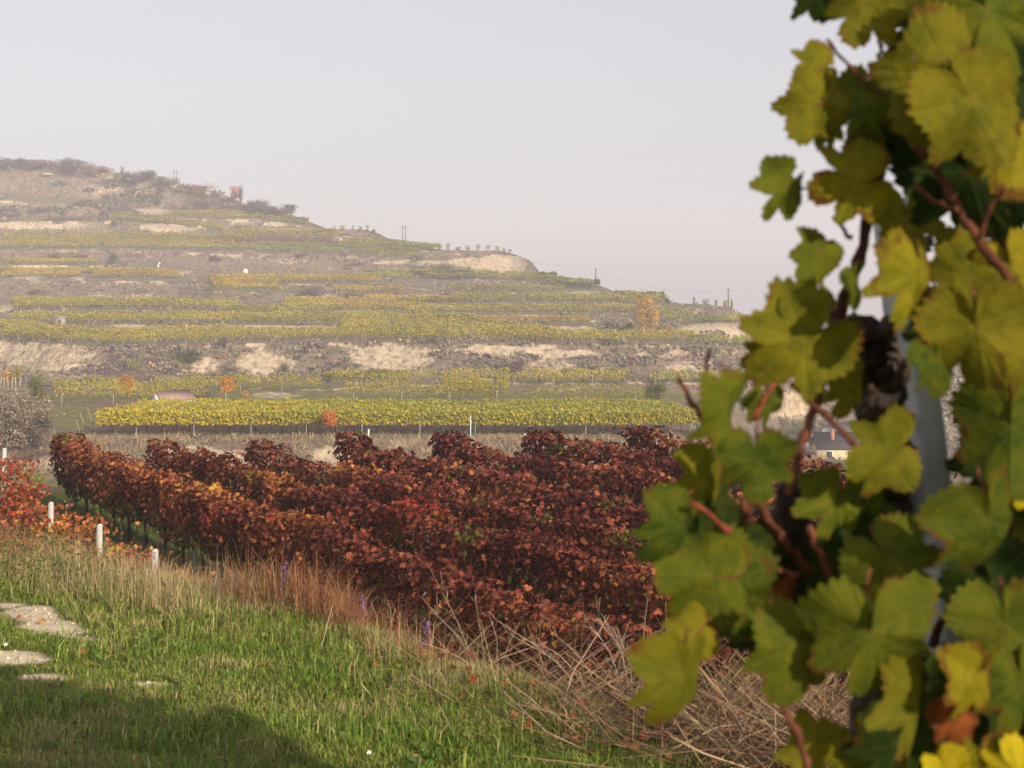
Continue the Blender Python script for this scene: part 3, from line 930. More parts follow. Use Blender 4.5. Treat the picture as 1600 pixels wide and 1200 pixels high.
plant('poplar_tree', 'tall orange leaved tree standing alone on the right terraces', 'tree', 1010, 524, 56, 70, GOLDT, trunk=.04, lumps=28, dens=2.2)
plant('bush', 'dark green bush at the left foot of the tall orange tree', 'bush', 984, 520, 24, 22, DGREEN, trunk=0)
plant('bush', 'rusty low bush right of the tall orange tree', 'bush', 1042, 521, 22, 20, RUST, trunk=0)
plant('bush', 'round olive bush with reddish top above the end of the yellow vineyard', 'bush', 1025, 629, 48, 36, OLRED, trunk=.05, lumps=18, dens=1.6)
plant('bush', 'green bush below the round olive bush', 'bush', 1026, 646, 26, 20, DGREEN, trunk=0)
plant('hedge', 'low green and yellow hedge at the end of the yellow vineyard', 'hedge', 1066, 650, 60, 16, YGR, trunk=0, depth=.5)
plant('bush', 'bright yellow bush at the back of the yellow vineyard', 'bush', 937, 631, 28, 19, YEL, trunk=0)
plant('small_tree', 'orange red tree growing inside the yellow vineyard', 'tree', 512, 684, 34, 50, ORED, D=107.9, trunk=.25, dens=1.6, lumps=14)
plant('small_tree', 'pointed orange tree left of the white gabled hut', 'tree', 199, 622, 30, 38, ORANGE, trunk=.05, dens=1.8, lumps=14)
plant('small_tree', 'orange tree with a pale trunk right of the white gabled hut', 'tree', 353, 629, 34, 46, ORANGE, trunk=.3, dens=1.8, lumps=14, trunk_col=(.5, .47, .42))
plant('small_tree', 'smallest orange tree beside the one with the pale trunk', 'tree', 385, 626, 15, 18, ORANGE, trunk=.15)
plant('bush', 'dark brown bush between the hut and the pale trunked tree', 'bush', 318, 624, 42, 14, GREY, trunk=0)
plant('bush', 'yellow green bush on the brown slope', 'bush', 214, 583, 40, 26, YGR, trunk=0, dens=.7)
plant('bush', 'dark green bush patch on the brown slope below the white stakes', 'bush', 290, 566, 54, 26, DGREEN, trunk=0)
plant('bush', 'low green bush at the foot of the rounded loess face', 'bush', 356, 596, 80, 14, DGREEN, trunk=0)
plant('bush', 'grey leafless bush on the vine strip above the brown slope', 'bush', 350, 547, 26, 28, GREY, bare_twigs=True, trunk=.1)
plant('bush', 'grey leafless bush in the loess cliff left', 'bush', 442, 585, 34, 30, GREY, bare_twigs=True, trunk=0)
plant('bush', 'broad grey leafless bush in the middle of the loess cliff', 'bush', 800, 582, 56, 28, GREY, bare_twigs=True, trunk=0)
plant('bush', 'reddish bush hanging on the loess cliff below the tall orange tree', 'bush', 990, 566, 30, 22, RUST, trunk=0, dens=.5)
plant('bush', 'wide purple thicket in the middle of the hill', 'bush', 478, 466, 60, 22, PURP, trunk=0, dens=1.2)
plant('bush', 'low purple thicket beside the wide one', 'bush', 545, 468, 66, 12, PURP, trunk=0)
plant('bush', 'small dark purple bush on its own terrace edge', 'bush', 370, 484, 26, 9, PURP, trunk=0)
plant('bush', 'purple bush between two thin golden strips', 'bush', 642, 476, 28, 13, PURP, trunk=0)
plant('bush', 'purple bush under the green strip at the left', 'bush', 86, 404, 30, 10, PURP, trunk=0)
plant('bush', 'wider purple bush under the green strip', 'bush', 120, 405, 36, 11, PURP, trunk=0)
plant('bush', 'small purple bush above the white boulder', 'bush', 336, 408, 22, 12, PURP, trunk=0)
plant('bush', 'green bush at the end of a short golden strip', 'bush', 177, 413, 24, 22, DGREEN, trunk=0)
plant('bush', 'dark bush on the pale scree below the slanting strip', 'bush', 178, 354, 16, 11, DGREEN, trunk=0)
plant('bush', 'thorny olive bush at the corner of the widest vine field', 'bush', 612, 497, 30, 19, YGR, trunk=0, dens=.6)
plant('bush', 'grey green bush at the foot of the pale ridge cliff', 'bush', 690, 424, 34, 17, DGREEN, trunk=0, dens=.7)
plant('bush', 'grey bush on the slope below the twin poles', 'bush', 652, 408, 30, 13, GREY, trunk=0)
plant('small_tree', 'round orange tree on the ridge', 'tree', 362, 316, 26, 28, ORED, trunk=.05)
plant('small_tree', 'tall pale leafless trees beside the round orange tree', 'tree', 376, 320, 20, 36, PALE, bare_twigs=True, trunk=.1)
plant('bush', 'rusty bush on the ridge left of the orange tree', 'bush', 316, 303, 44, 20, RUST, trunk=0)
plant('small_tree', 'thin leafless tree on the ridge left of the twin poles', 'tree', 190, 274, 14, 18, PALE, bare_twigs=True, trunk=.1)
for x_, w_, h_, cl, lb in ((20, 60, 9, PURP, 'brown ridge bush at the left edge of the hill'), (62, 40, 10, GREY, 'grey ridge bush second from the left edge'), (110, 60, 13, PURP, 'dark ridge bush above the small white rock'),
                           (150, 44, 10, RUST, 'reddish brown ridge bush left of the thin leafless tree'), (222, 54, 12, PURP, 'dark ridge bush right of the thin leafless tree'), (258, 40, 10, GREY, 'grey ridge bush at the foot of the twin poles'),
                           (405, 34, 13, GREY, 'grey ridge bush right of the tall leafless trees'), (436, 46, 12, PURP, 'low dark ridge bush where the slope begins to drop')):
    plant('bush', lb, 'bush', x_, float(np.interp(x_, *zip(*SKY))) + 7, w_ * 1.25, h_ * 1.5, cl, trunk=0, lumps=16, dens=2.4)
plant('bush', 'small green bush on the skyline behind the tall orange tree', 'bush', 1043, 474, 13, 15, DGREEN, trunk=0)
plant('bush', 'tiny dark cypress like bush on the skyline by the twin poles', 'bush', 655, 391, 7, 11, DGREEN, trunk=0)
for x_, y_, w_, h_, lb in ((130, 322, 50, 9, 'brown bush on the upper left slope'), (60, 330, 60, 9, 'dark bush above the pale scree at the left'), (205, 300, 34, 10, 'bush below the thin leafless ridge tree'), (278, 330, 40, 12, 'dark bush at the end of the pale scree'),
                           (320, 326, 44, 12, 'dark bush below the rusty ridge bush'), (90, 350, 28, 7, 'low bush inside the pale scree'), (470, 402, 30, 9, 'low bush on the dry slope right of the white boulder'), (560, 415, 36, 10, 'low bush on the dry slope above a green strip'),
                           (380, 362, 30, 12, 'grey bush above the long green strip'), (730, 392, 1, 1, None), (640, 455, 1, 1, None), (150, 480, 36, 10, 'dark bush under the loess patch at the left'), (60, 460, 40, 9, 'green brown bush at the left above the shed')):
    if lb:
        plant('bush', lb, 'bush', x_, y_, w_, h_, GREY if (x_ + y_) % 2 else PURP, trunk=0)
plant('bush', 'big grey brown thicket on the mound at the left edge', 'thicket', 18, 692, 128, 92, GREYT, D=104, trunk=0, dens=2.2, lumps=40, leaf=.17)
plant('bush', 'dark brown thicket in front of the grassy track', 'thicket', 62, 684, 46, 46, GREY, D=102, trunk=0, dens=1.6, lumps=18, leaf=.14)
plant('bush', 'olive and red bush behind the mound thicket', 'bush', 55, 622, 46, 46, OLRED, D=140, trunk=0, lumps=12)
plant('bush', 'bright yellow bush beside the pale stakes at the left edge', 'bush', 28, 594, 24, 22, YEL, D=150, trunk=0)
plant('bush', 'orange bush beside the pale stakes at the left edge', 'bush', 8, 594, 22, 18, ORANGE, D=150, trunk=0)
plant('bush', 'dark scrub on the loess bank at the left', 'bush', 48, 722, 80, 30, GREY, D=97, trunk=0, bare_twigs=True, leaf=.2)
plant('bush', 'yellow green shrub in the gully left of the red vines', 'bush', 50, 768, 56, 48, YGR, D=70, trunk=0, dens=.8)
plant('bush', 'yellow green shrub cut by the left edge of the gully', 'bush', 3, 775, 30, 70, YGR, D=70, trunk=0)
plant('bush', 'low green shrub hiding beside the first red row', 'bush', 92, 775, 34, 26, YGR, D=72, trunk=0)
plant('bush', 'silvery leafless thicket left of the houses', 'thicket', 1195, 706, 130, 58, ([(.22, .20, .22), (.30, .28, .29), (.14, .12, .12)], [3, 2, 2]), D=165, trunk=0, bare_twigs=True, lumps=22, dens=1.2)
plant('bush', 'small green shrub on the bank at the end of the red rows', 'bush', 1082, 712, 34, 48, DGREEN, D=101, trunk=0, dens=.6)
plant('bush', 'yellow green bushes below the houses', 'bush', 1290, 752, 130, 44, YGR, D=150, trunk=0, lumps=14)
plant('bush', 'olive bush behind the roofs of the houses', 'bush', 1240, 690, 60, 50, OLRED, D=215, trunk=0, lumps=10)

# ------------------------------------------------------------------ yellow vineyard on the lower terrace
POST = MB(); tube(POST, [(0, 0, -.3), (0, 0, 1)], [1, 1], (.24, .24, .235), 6)
POST_ME = POST.mesh('post', M_METAL)
def field_row(i, D):
    zg = -11.05 - .012 * (D - 107)
    x0, x1 = (150 - 2 * i) if i < 4 else 146, 1096 - i * 4
    X0, X1 = (x0 - CX) / FPX * 109, (x1 - CX) / FPX * 109
    lab = ['front row of the broad yellow vineyard, above the loess bank', 'second row of the broad yellow vineyard', 'third row of the broad yellow vineyard', 'fourth row of the broad yellow vineyard',
           'fifth row of the broad yellow vineyard', 'sixth row of the broad yellow vineyard', 'seventh row of the broad yellow vineyard', 'hindmost row of the broad yellow vineyard'][i]
    t = thing('vine_row', lab, 'vine row', (X0, D, zg), 'rows of the broad yellow vineyard')
    L = X1 - X0
    n = int(L * (330 if i < 2 else 200))
    q = R.random(n) * L
    hh = .84 + 1.08 * R.beta(1.3, 1.15, n) * (.85 + .3 * noise(q * 1.1, i, seed=41))
    P = np.stack([X0 + q, D + R.normal(0, .2, n), zg + hh], -1)
    pat = fbm(q * .05 + 3, D * .08, seed=12)
    low = smooth(1.5, .9, hh)
    g = np.clip(.12 - .05 * i + 1.4 * (pat - .35) + .35 * low + (.35 - q / L * .45), 0, 1)
    ca = pal([(.50, .385, .022), (.43, .35, .022), (.54, .37, .03)], [3, 3, 1], n, .2)
    cb = pal([(.28, .27, .026), (.19, .21, .026), (.36, .30, .026)], [3, 2, 2], n, .2)
    pick = (R.random(n) < g)[:, None]
    col = np.where(pick, ca, cb)
    mb = MB()
    cloud(mb, P, R.uniform(.11, .20, n), np.tile([0, -.7, .4], (n, 1)), np.tile([0, 0, -1.0], (n, 1)), STAR if i < 2 else DIAMOND, col, .5)
    mb.build('foliage', M_FOL, t, kind='stuff')
    if i < 2:
        st = MB()
        for d in np.arange(.5, L, 1.05):
            b = np.array([X0 + d + R.normal(0, .08), D, zg])
            tube(st, [b - [0, 0, .1], b + [R.normal(0, .04), 0, .45], b + [R.normal(0, .06), 0, .95]], [.035, .028, .025], (.07, .05, .035), 4)
        st.build('stems', M_WOOD, t, kind='stuff')
    for d in np.arange(3.2, L, 4.35 if i == 0 else 8.7):
        put('post', POST_ME, t, (X0 + d + R.normal(0, .1), D - .12, zg), (R.normal(0, .02), R.normal(0, .02), 0), (.045, .045, 1.75 + R.normal(0, .05)))
    wr = MB()
    for h in (.75, 1.25, 1.7):
        tube(wr, [(X0, D, zg + h), (X1, D, zg + h)], .006, (.3, .3, .3), 3)
    wr.build('wire', M_METAL, t)
for i in range(8):
    field_row(i, 109.2 + 2.05 * i)
for j, (xa, lb) in enumerate(((122, 'leaning end stake at the left corner of the yellow vineyard'), (129, 'second leaning end stake at the left corner of the yellow vineyard'), (140, 'pinkish leaning end stake of the third yellow row'))):
    mb = MB(); D = 109.2 + 2.35 * j
    b = pt(xa + 6, 682 - 10 * j, D)
    tube(mb, [b - [0, 0, .2], b + [-.5, 0, 1.35]], .032, (.30, .23, .20), 6)
    tag(mb.build('end_stake', M_WOOD, origin=b), lb, 'stake', 'leaning end stakes of the yellow vineyard')
mb = MB(); b = pt(735, 686, 107.3)
tube(mb, [b - [0, 0, .3], b + [.02, 0, 1.75]], .05, (.55, .58, .52), 6)
tag(mb.build('marker_stake', M_PAINT, origin=b), 'tall pale stake in front of the yellow vineyard', 'stake')
mb = MB(); b = pt(576, 688, 107.0)
tube(mb, [b - [0, 0, .3], b + [0, 0, .85]], .07, (.80, .78, .72), 6)
tag(mb.build('marker_stake', M_PAINT, origin=b), 'short thick white stake below the yellow vineyard near the orange red tree', 'stake')
mb = MB(); b = pt(820, 692, 106.4)
tube(mb, [b - [0, 0, .3], b + [0, 0, .7]], .06, (.75, .74, .68), 6)
tag(mb.build('marker_stake', M_PAINT, origin=b), 'short white stake on the bank right of the tall pale stake', 'stake')
for j in range(6):
    b = pt(1 + 6 * j, 603, 148)
    mb = MB()
    tube(mb, [b - [0, 0, .3], b + [R.normal(0, .05), 0, .9]], .05, (.40, .36, .32), 5)
    tag(mb.build('fence_stake', M_WOOD, origin=b), ('leftmost', 'second', 'third', 'fourth', 'fifth', 'rightmost')[j] + ' pale stake of the short line below the orange and yellow bushes', 'stake', 'short line of pale stakes')

# ------------------------------------------------------------------ buildings
def house(name, label, base, yaw, L, W, hw, hr, wallc, roofc, gablec, chimney=None, window=False, eave=.25):
    t = thing(name, label, 'house' if L > 3 else 'hut', base)
    M = np.eye(4)
    c, s = math.cos(yaw), math.sin(yaw)
    M[:2, :2] = [[c, -s], [s, c]]
    M[:3, 3] = base
    w = MB()
    box(w, (-L / 2, -W / 2, -1.0), (L / 2, W / 2, hw), wallc, M)
    w.build('wall', M_PAINT, t)
    for sx in (-1, 1):
        g = MB()
        V = np.array([(sx * L / 2, -W / 2, hw), (sx * L / 2, W / 2, hw), (sx * L / 2, 0, hw + hr), (sx * (L / 2 - .2), -W / 2, hw), (sx * (L / 2 - .2), W / 2, hw), (sx * (L / 2 - .2), 0, hw + hr)])
        g.add(V @ M[:3, :3].T + M[:3, 3], [(0, 1, 2), (3, 5, 4)], [(0, 3, 4, 1), (1, 4, 5, 2), (2, 5, 3, 0)], gablec)
        g.build('gable', M_PAINT, t)
    r = MB()
    for sy in (-1, 1):
        k = hr / (W / 2)
        ey = W / 2 + eave
        A = [(-L / 2 - eave, 0, hw + hr + .05), (L / 2 + eave, 0, hw + hr + .05), (L / 2 + eave, sy * ey, hw - eave * k + .05), (-L / 2 - eave, sy * ey, hw - eave * k + .05)]
        V = np.array(A + [(x, y, z + .1) for x, y, z in A])
        r.add(V @ M[:3, :3].T + M[:3, 3], None, [(0, 1, 2, 3), (7, 6, 5, 4), (0, 4, 5, 1), (1, 5, 6, 2), (2, 6, 7, 3), (3, 7, 4, 0)], roofc)
    ro = r.build('roof', M_PAINT, t)
    if chimney:
        cm = MB()
        box(cm, (chimney[0] - .25, chimney[1] - .25, hw + .3), (chimney[0] + .25, chimney[1] + .25, hw + hr + .5), (.42, .16, .10), M)
        box(cm, (chimney[0] - .32, chimney[1] - .32, hw + hr + .5), (chimney[0] + .32, chimney[1] + .32, hw + hr + .62), (.3, .28, .26), M)
        co = cm.build('chimney', M_PAINT, None, origin=base)
        co.parent = ro
        co.location = (0, 0, 0)
    if window:
        for wx in (-L * .3, L * .05, L * .34):
            f = MB()
            box(f, (wx - .45, -W / 2 - .05, hw * .35), (wx + .45, -W / 2 - .002, hw * .35 + 1.1), (.75, .73, .68), M)
            fo = f.build('window', M_PAINT, t)
            p_ = MB()
            box(p_, (wx - .36, -W / 2 - .07, hw * .35 + .1), (wx + .36, -W / 2 - .051, hw * .35 + 1.0), (.03, .035, .04), M)
            po = p_.build('pane', M_METAL, None, origin=base)
            po.parent = fo
            po.location = (0, 0, 0)
    return t
house('farmhouse', 'cream walled house with a dark roof and a red chimney', pt(1322, 722, 198), -.12, 8.5, 5.5, 2.2, 1.9, (.78, .66, .42), (.065, .058, .060), (.75, .66, .45), chimney=(-2.0, -1.2), window=True)
house('barn', 'brown roofed barn with a white gable behind the cream house', pt(1312, 708, 216), .85, 8.0, 4.8, 2.4, 2.2, (.72, .70, .66), (.15, .115, .10), (.85, .84, .80))
house('vineyard_hut', 'small hut with a white gable and a pinkish roof behind the yellow vineyard', pt(270, 640, 134), .95, 4.0, 1.7, .9, .8, (.80, .78, .74), (.34, .22, .19), (.86, .85, .82), eave=.08)
def shed():
    b = hill_pt(95, 508)[0]
    t = thing('tool_shed', 'little grey box shed on a left terrace', 'shed', b)
    s = b[1] / FPX
    w = MB(); box(w, b + [-7 * s, -.9, -.6], b + [7 * s, .9, 12 * s], (.30, .26, .25)); w.build('wall', M_PAINT, t)
    r = MB(); box(r, b + [-8.5 * s, -1.1, 12.05 * s], b + [8.5 * s, 1.1, 13.4 * s], (.36, .34, .33)); r.build('roof', M_PAINT, t)
    d = MB(); box(d, b + [-1.5 * s, -.95, 0], b + [3 * s, -.903, 9 * s], (.12, .10, .09)); d.build('door', M_WOOD, t)
shed()

def rock(label, x, y, wpx, hpx, col=(.80, .78, .74)):
    b = hill_pt(x, y)[0]
    s = b[1] / FPX
    mb = MB()
    n = 10
    V, Q = [], []
    for i in range(6):
        for j in range(n):
            ph = math.pi * i / 5
            a = 2 * math.pi * j / n
            r = 1 + R.uniform(-.18, .18)
            V.append((b[0] + math.sin(ph) * math.cos(a) * wpx / 2 * s * r, b[1] - .5 + math.sin(ph) * math.sin(a) * wpx / 2 * s * r, b[2] + hpx * s * (.45 - .5 * math.cos(ph) * r * .95)))
    for i in range(5):
        for j in range(n):
            Q.append((i * n + j, i * n + (j + 1) % n, (i + 1) * n + (j + 1) % n, (i + 1) * n + j))
    mb.add(V, None, Q, col)
    return tag(mb.build('boulder', M_ROCK, origin=b), label, 'rock')
rock('white boulder lying on the dry slope', 384, 428, 8, 9)
rock('flat pale rock near the top of the ridge', 75, 275, 18, 5, (.62, .55, .45))
rock('pale rock on the ridge right of the thin leafless tree', 203, 283, 12, 6, (.55, .46, .36))
for j, (x_, y_, lb) in enumerate(((248, 417, 'upper white marker post on the dry slope'), (248, 423, 'lower white marker post on the dry slope'), (250, 412, 'topmost tiny white marker on the dry slope'))):
    b = hill_pt(x_, y_)[0]
    mb = MB(); box(mb, b + [-.2, -.7, -.4], b + [.2, -.4, .75 if j < 2 else .45], (.85, .84, .8))
    tag(mb.build('marker_post', M_PAINT, origin=b), lb, 'marker')

def pole(label, x, y, hpx, twin=False):
    b = hill_pt(x, y + 1.5)[0] + np.array([0, 1.0, 0])
    s = b[1] / FPX
    h = hpx * s
    t = thing('utility_pole', label, 'pole', b, 'power poles along the ridge')
    for dx in ((-2.2 * s, 2.2 * s) if twin else (0,)):
        m_ = MB(); tube(m_, [b + [dx, 0, -1], b + [dx, 0, h]], [.17, .13], (.13, .10, .085), 6); m_.build('pole_shaft', M_WOOD, t)
    a = MB(); box(a, b + [-(4 if twin else 1.6) * s, -.09, h * .86], b + [(4 if twin else 1.6) * s, .09, h * .86 + .2], (.15, .12, .10)); a.build('crossarm', M_WOOD, t)
    return b + np.array([0, 0, h * .88])
pa = pole('twin legged pole on the upper ridge', 273, 286, 22, True)
pb = pole('twin legged pole in the middle of the skyline', 631, 382, 32, True)
pc = pole('single pole above the right terraces', 931, 446, 30)
pd = pole('last single pole at the low end of the ridge', 1139, 480, 31)
wire = MB()
for a, b in ((pa, pb), (pb, pc), (pc, pd)):
    tt = np.linspace(0, 1, 9)[:, None]
    P = a + (b - a) * tt
    P[:, 2] -= 4 * (tt[:, 0] * (1 - tt[:, 0])) * 2.2
    tube(wire, P, .014, (.1, .1, .1), 4)
P = pd + (np.array([300.0, 420, -8]) - pd) * np.linspace(0, 1, 9)[:, None]
tube(wire, P, .014, (.1, .1, .1), 4)
tag(wire.build('power_cable', M_METAL), 'thin cable strung from pole to pole along the ridge', 'cable')

# ------------------------------------------------------------------ the red vineyard
DIR = np.array([.656, -1.0]); DIR /= np.linalg.norm(DIR)
LAT = np.array([DIR[1], -DIR[0]])                      # towards the camera's left
MAR, RBR, BRI, ORA, AMB, OLV, DGR, SCA = (.108, .025, .019), (.19, .052, .029), (.28, .086, .038), (.40, .155, .045), (.44, .24, .045), (.13, .115, .018), (.045, .055, .012), (.31, .050, .024)
FULL_LEAF = MB().add(*[LOBED[0], LOBED[1]], None, (.5, .5, .5))
RED_LEAF_M = {}
def red_leaf_mat(c):
    if c not in RED_LEAF_M:
        m, ns, ln = new_mat('red_leaf')
        oi = N_(ns, 'ShaderNodeObjectInfo')
        hsv = N_(ns, 'ShaderNodeHueSaturation')
        hsv.inputs['Color'].default_value = (*c, 1)
        mr = N_(ns, 'ShaderNodeMapRange')
        mr.inputs['To Min'].default_value = .6
        mr.inputs['To Max'].default_value = 1.4
        ln.new(oi.outputs['Random'], mr.inputs['Value'])
        ln.new(mr.outputs[0], hsv.inputs['Value'])
        b = N_(ns, 'ShaderNodeBsdfPrincipled', Roughness=.7)
        b.inputs['Specular IOR Level'].default_value = .12
        ln.new(hsv.outputs[0], b.inputs['Base Color'])
        tr = N_(ns, 'ShaderNodeBsdfTranslucent')
        ln.new(hsv.outputs[0], tr.inputs['Color'])
        ms = N_(ns, 'ShaderNodeMixShader', Fac=.22)
        ln.new(b.outputs[0], ms.inputs[1]); ln.new(tr.outputs[0], ms.inputs[2])
        out = N_(ns, 'ShaderNodeOutputMaterial')
        ln.new(ms.outputs[0], out.inputs['Surface'])
        RED_LEAF_M[c] = m
    return RED_LEAF_M[c]
RED_LEAF_ME = FULL_LEAF.mesh('leaf', red_leaf_mat(RBR))

ROWLAB = ['first red vine row, nearest the grass bank', 'second red vine row from the grass bank', 'third red vine row from the grass bank', 'fourth red vine row from the grass bank',
          'fifth red vine row from the grass bank, a pale post at its far end', 'sixth red vine row from the grass bank', 'seventh red vine row from the grass bank', 'eighth red vine row from the grass bank',
          'ninth red vine row from the grass bank', 'tenth red vine row from the grass bank', 'eleventh red vine row, hindmost behind the big green vine']
def row_leaves(q, k, n, dens_h, L):
    """Where the leaves of a row hang: along q, with a lumpy hedge section; returns points, outward directions, height share."""
    H = 1.70 + .28 * (noise(q * .75, k, seed=51) - .4) + .22 * (noise(q * 2.2, k, seed=52) - .5)
    H = H + .16 * np.exp(-(q / 1.0) ** 2)
    lowb = .55 + .35 * (noise(q * .9, k, seed=53) - .5) - .25 * smooth(8, 14, q) * (k == 0)
    f = R.beta(1.25, 1.0, n)
    h = lowb + (H - lowb) * f
    w = .10 + .33 * np.sin(np.pi * np.clip(.10 + .78 * f, 0, 1)) ** .8
    w = w * (.75 + .5 * noise(q * 1.3, h * 1.5, k, seed=54))
    sgn = np.where(R.random(n) < .62, 1, -1)
    u = sgn * w * R.random(n) ** .42
    return h, u, f, H

def red_row(k):
    P0 = np.array([-11.5 + 2.46 * k + R.normal(0, .1), 36.0 + (.6 if k in (1, 2) else 0) + .25 * max(k - 3, 0)])
    L = 29.0 if k == 0 else 27.5
    while True:                                        # cut each row off where it has left the picture
        e = P0 + DIR * L
        if L < 4 or (e[0] < .40 * e[1] + 1.5 and e[1] > 11.5):
            break
        L -= .5
    zf = float(ground_z(P0[0], P0[1])) + (-.12 if k in (1, 2) else 0) + .06 * max(k - 3, 0)
    t = thing('vine_row', ROWLAB[k], 'vine row', (P0[0], P0[1], zf), 'rows of the red vineyard')
    per = [680, 580, 480, 420, 360, 320, 300, 280, 260, 250, 250][k]
    n = int(per * L)
    q = R.random(n) * (L + .25) - .25
    q[:320] = R.normal(.35, .35, 320)
    h, u, f, H = row_leaves(q, k, n, None, L)
    # arching shoots above and beside the hedge
    ns_ = int(L * 3.2)
    sq = R.random(ns_) * L
    m = 7
    sqq = np.repeat(sq, m) + np.tile(np.linspace(0, 1, m), ns_) * np.repeat(R.normal(0, .35, ns_), m)
    Hs = 1.70 + .28 * (noise(sqq * .75, k, seed=51) - .4)
    tt = np.tile(np.linspace(0, 1, m), ns_)
    lean = np.repeat(R.normal(.08, .30, ns_), m)
    hs_ = Hs - .12 + np.repeat(R.uniform(.12, .42, ns_), m) * (tt * 1.7 - tt * tt * 1.15)
    us = lean * tt * 1.1
    q, h, u, f = np.concatenate([q, sqq]), np.concatenate([h, hs_]), np.concatenate([u, us]), np.concatenate([f, np.ones(ns_ * m)])
    n = len(q)
    P = np.concatenate([P0 + q[:, None] * DIR + u[:, None] * LAT, np.zeros((n, 1))], 1)
    P[:, 2] = ground_z(P[:, 0], P[:, 1]) * 0 + FLOOR + (zf - FLOOR) * np.exp(-q / 9) + h
    out = np.stack([LAT[0] * np.sign(u) * (1 - .55 * (f > .8)), LAT[1] * np.sign(u) * (1 - .55 * (f > .8)), .10 + .9 * (f > .8)], -1)
    # colours: clumps per shoot, brighter orange towards the near left, olive low down
    c1 = fbm(q * .9, h * 1.6, k + u, seed=61)
    c2 = noise(q * .28, h, k, seed=62)
    near = (1 - smooth(9, 17, q)) * (k == 0) + .45 * (1 - smooth(6, 13, q)) * (k == 1)
    r = c1 * 1.15 + .35 * (c2 - .5) + R.normal(0, .15, n) + .12 * near + (-.12 if k < 3 else -.19) - .28 * np.exp(-(q / .8) ** 2) + .08 * smooth(.6, .95, f)  # leaves at the row's far end darkened, painting in the shaded end face
    cols = np.array([DGR, OLV, MAR, RBR, BRI, ORA, AMB, SCA])
    idx = np.where(r < .38, 2, np.where(r < .63, 3, np.where(r < .84, 4, np.where(r < 1.02, 5, 6))))
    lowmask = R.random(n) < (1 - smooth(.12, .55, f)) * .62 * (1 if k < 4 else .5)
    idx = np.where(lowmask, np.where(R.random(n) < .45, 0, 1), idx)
    idx = np.where((noise(q * 1.1, h * 2.2, k, seed=64) > .86) & (R.random(n) < .6), 7, idx)
    idx = np.where((noise(q * .9, h * 1.9, k, seed=65) > .86) & (R.random(n) < .6), 1, idx)
    sat = (1 - .0 * q)
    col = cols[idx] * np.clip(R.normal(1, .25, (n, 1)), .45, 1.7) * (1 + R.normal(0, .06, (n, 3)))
    size = R.uniform(.085, .150, n) * (1.0 if k < 3 else 1.1)
    mb = MB()
    shape = LOBED if k < 3 else STAR
    nlf = 0
    if k < 2:                                          # the leaves that show largest become parts of their own
        key = P[:, 1] + np.where(u > 0.15, 0, 50) + np.where(P[:, 0] / P[:, 1] > .14, 60, 0) + np.where(h < .9, 8, 0) + R.random(n) * 6
        sel = np.argsort(key)[:300 if k == 0 else 160]
        keep = np.ones(n, bool)
        keep[sel] = False
        palc = [tuple(c) for c in cols]
        for i in sel:
            nn = Vector(unit(out[i] + R.normal(0, .4, 3)))
            tv = Vector((0, 0, -1.0)) + Vector(R.normal(0, .4, 3))
            v = (tv - nn * tv.dot(nn)).normalized()
            uu = v.cross(nn)
            rot = Matrix((uu, v, nn)).transposed().to_euler()
            s = size[i]
            put('leaf', RED_LEAF_ME, t, P[i], rot, (s, s, s * R.uniform(.5, 1.7)), red_leaf_mat(palc[idx[i]]))
    else:
        keep = np.ones(n, bool)
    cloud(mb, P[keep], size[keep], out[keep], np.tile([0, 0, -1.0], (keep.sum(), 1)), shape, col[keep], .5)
    mb.build('foliage', M_RED, t, kind='stuff')
    for d in np.arange(.35, L, 1.15):
        b = P0 + DIR * d
        B = np.array([b[0], b[1], FLOOR + (zf - FLOOR) * math.exp(-d / 9)])
        if k > 2 and d > 4:
            break
        w = MB()
        tube(w, [B - [0, 0, .15], B + [R.normal(0, .04), R.normal(0, .04), .4], B + [R.normal(0, .06), R.normal(0, .06), .85], B + [R.normal(0, .1), R.normal(0, .1), 1.15]], [.045, .034, .03, .02], (.055, .038, .028), 6, .2)
        w.build('trunk', M_WOOD, t)
    for d in np.arange(.1, L, 4.6):
        b = P0 + DIR * d
        B = np.array([b[0], b[1], FLOOR + (zf - FLOOR) * math.exp(-d / 9)])
        big = k == 4 and d < 1
        put('post', POST_ME, t, B + [LAT[0] * .12, LAT[1] * .12, 0] if d > 1 else B, (R.normal(0, .03), R.normal(0, .03), R.random() * 3), (.032, .032, 1.42 if not big else 1.8))
    wr = MB()
    for hh in (.7, 1.15, 1.55):
        a, b = P0, P0 + DIR * L
        tube(wr, [(a[0], a[1], zf + hh), (b[0], b[1], FLOOR + hh)], .0018, (.06, .055, .05), 3)
    wr.build('wire', M_METAL, t)
for k in range(7):
    red_row(k)

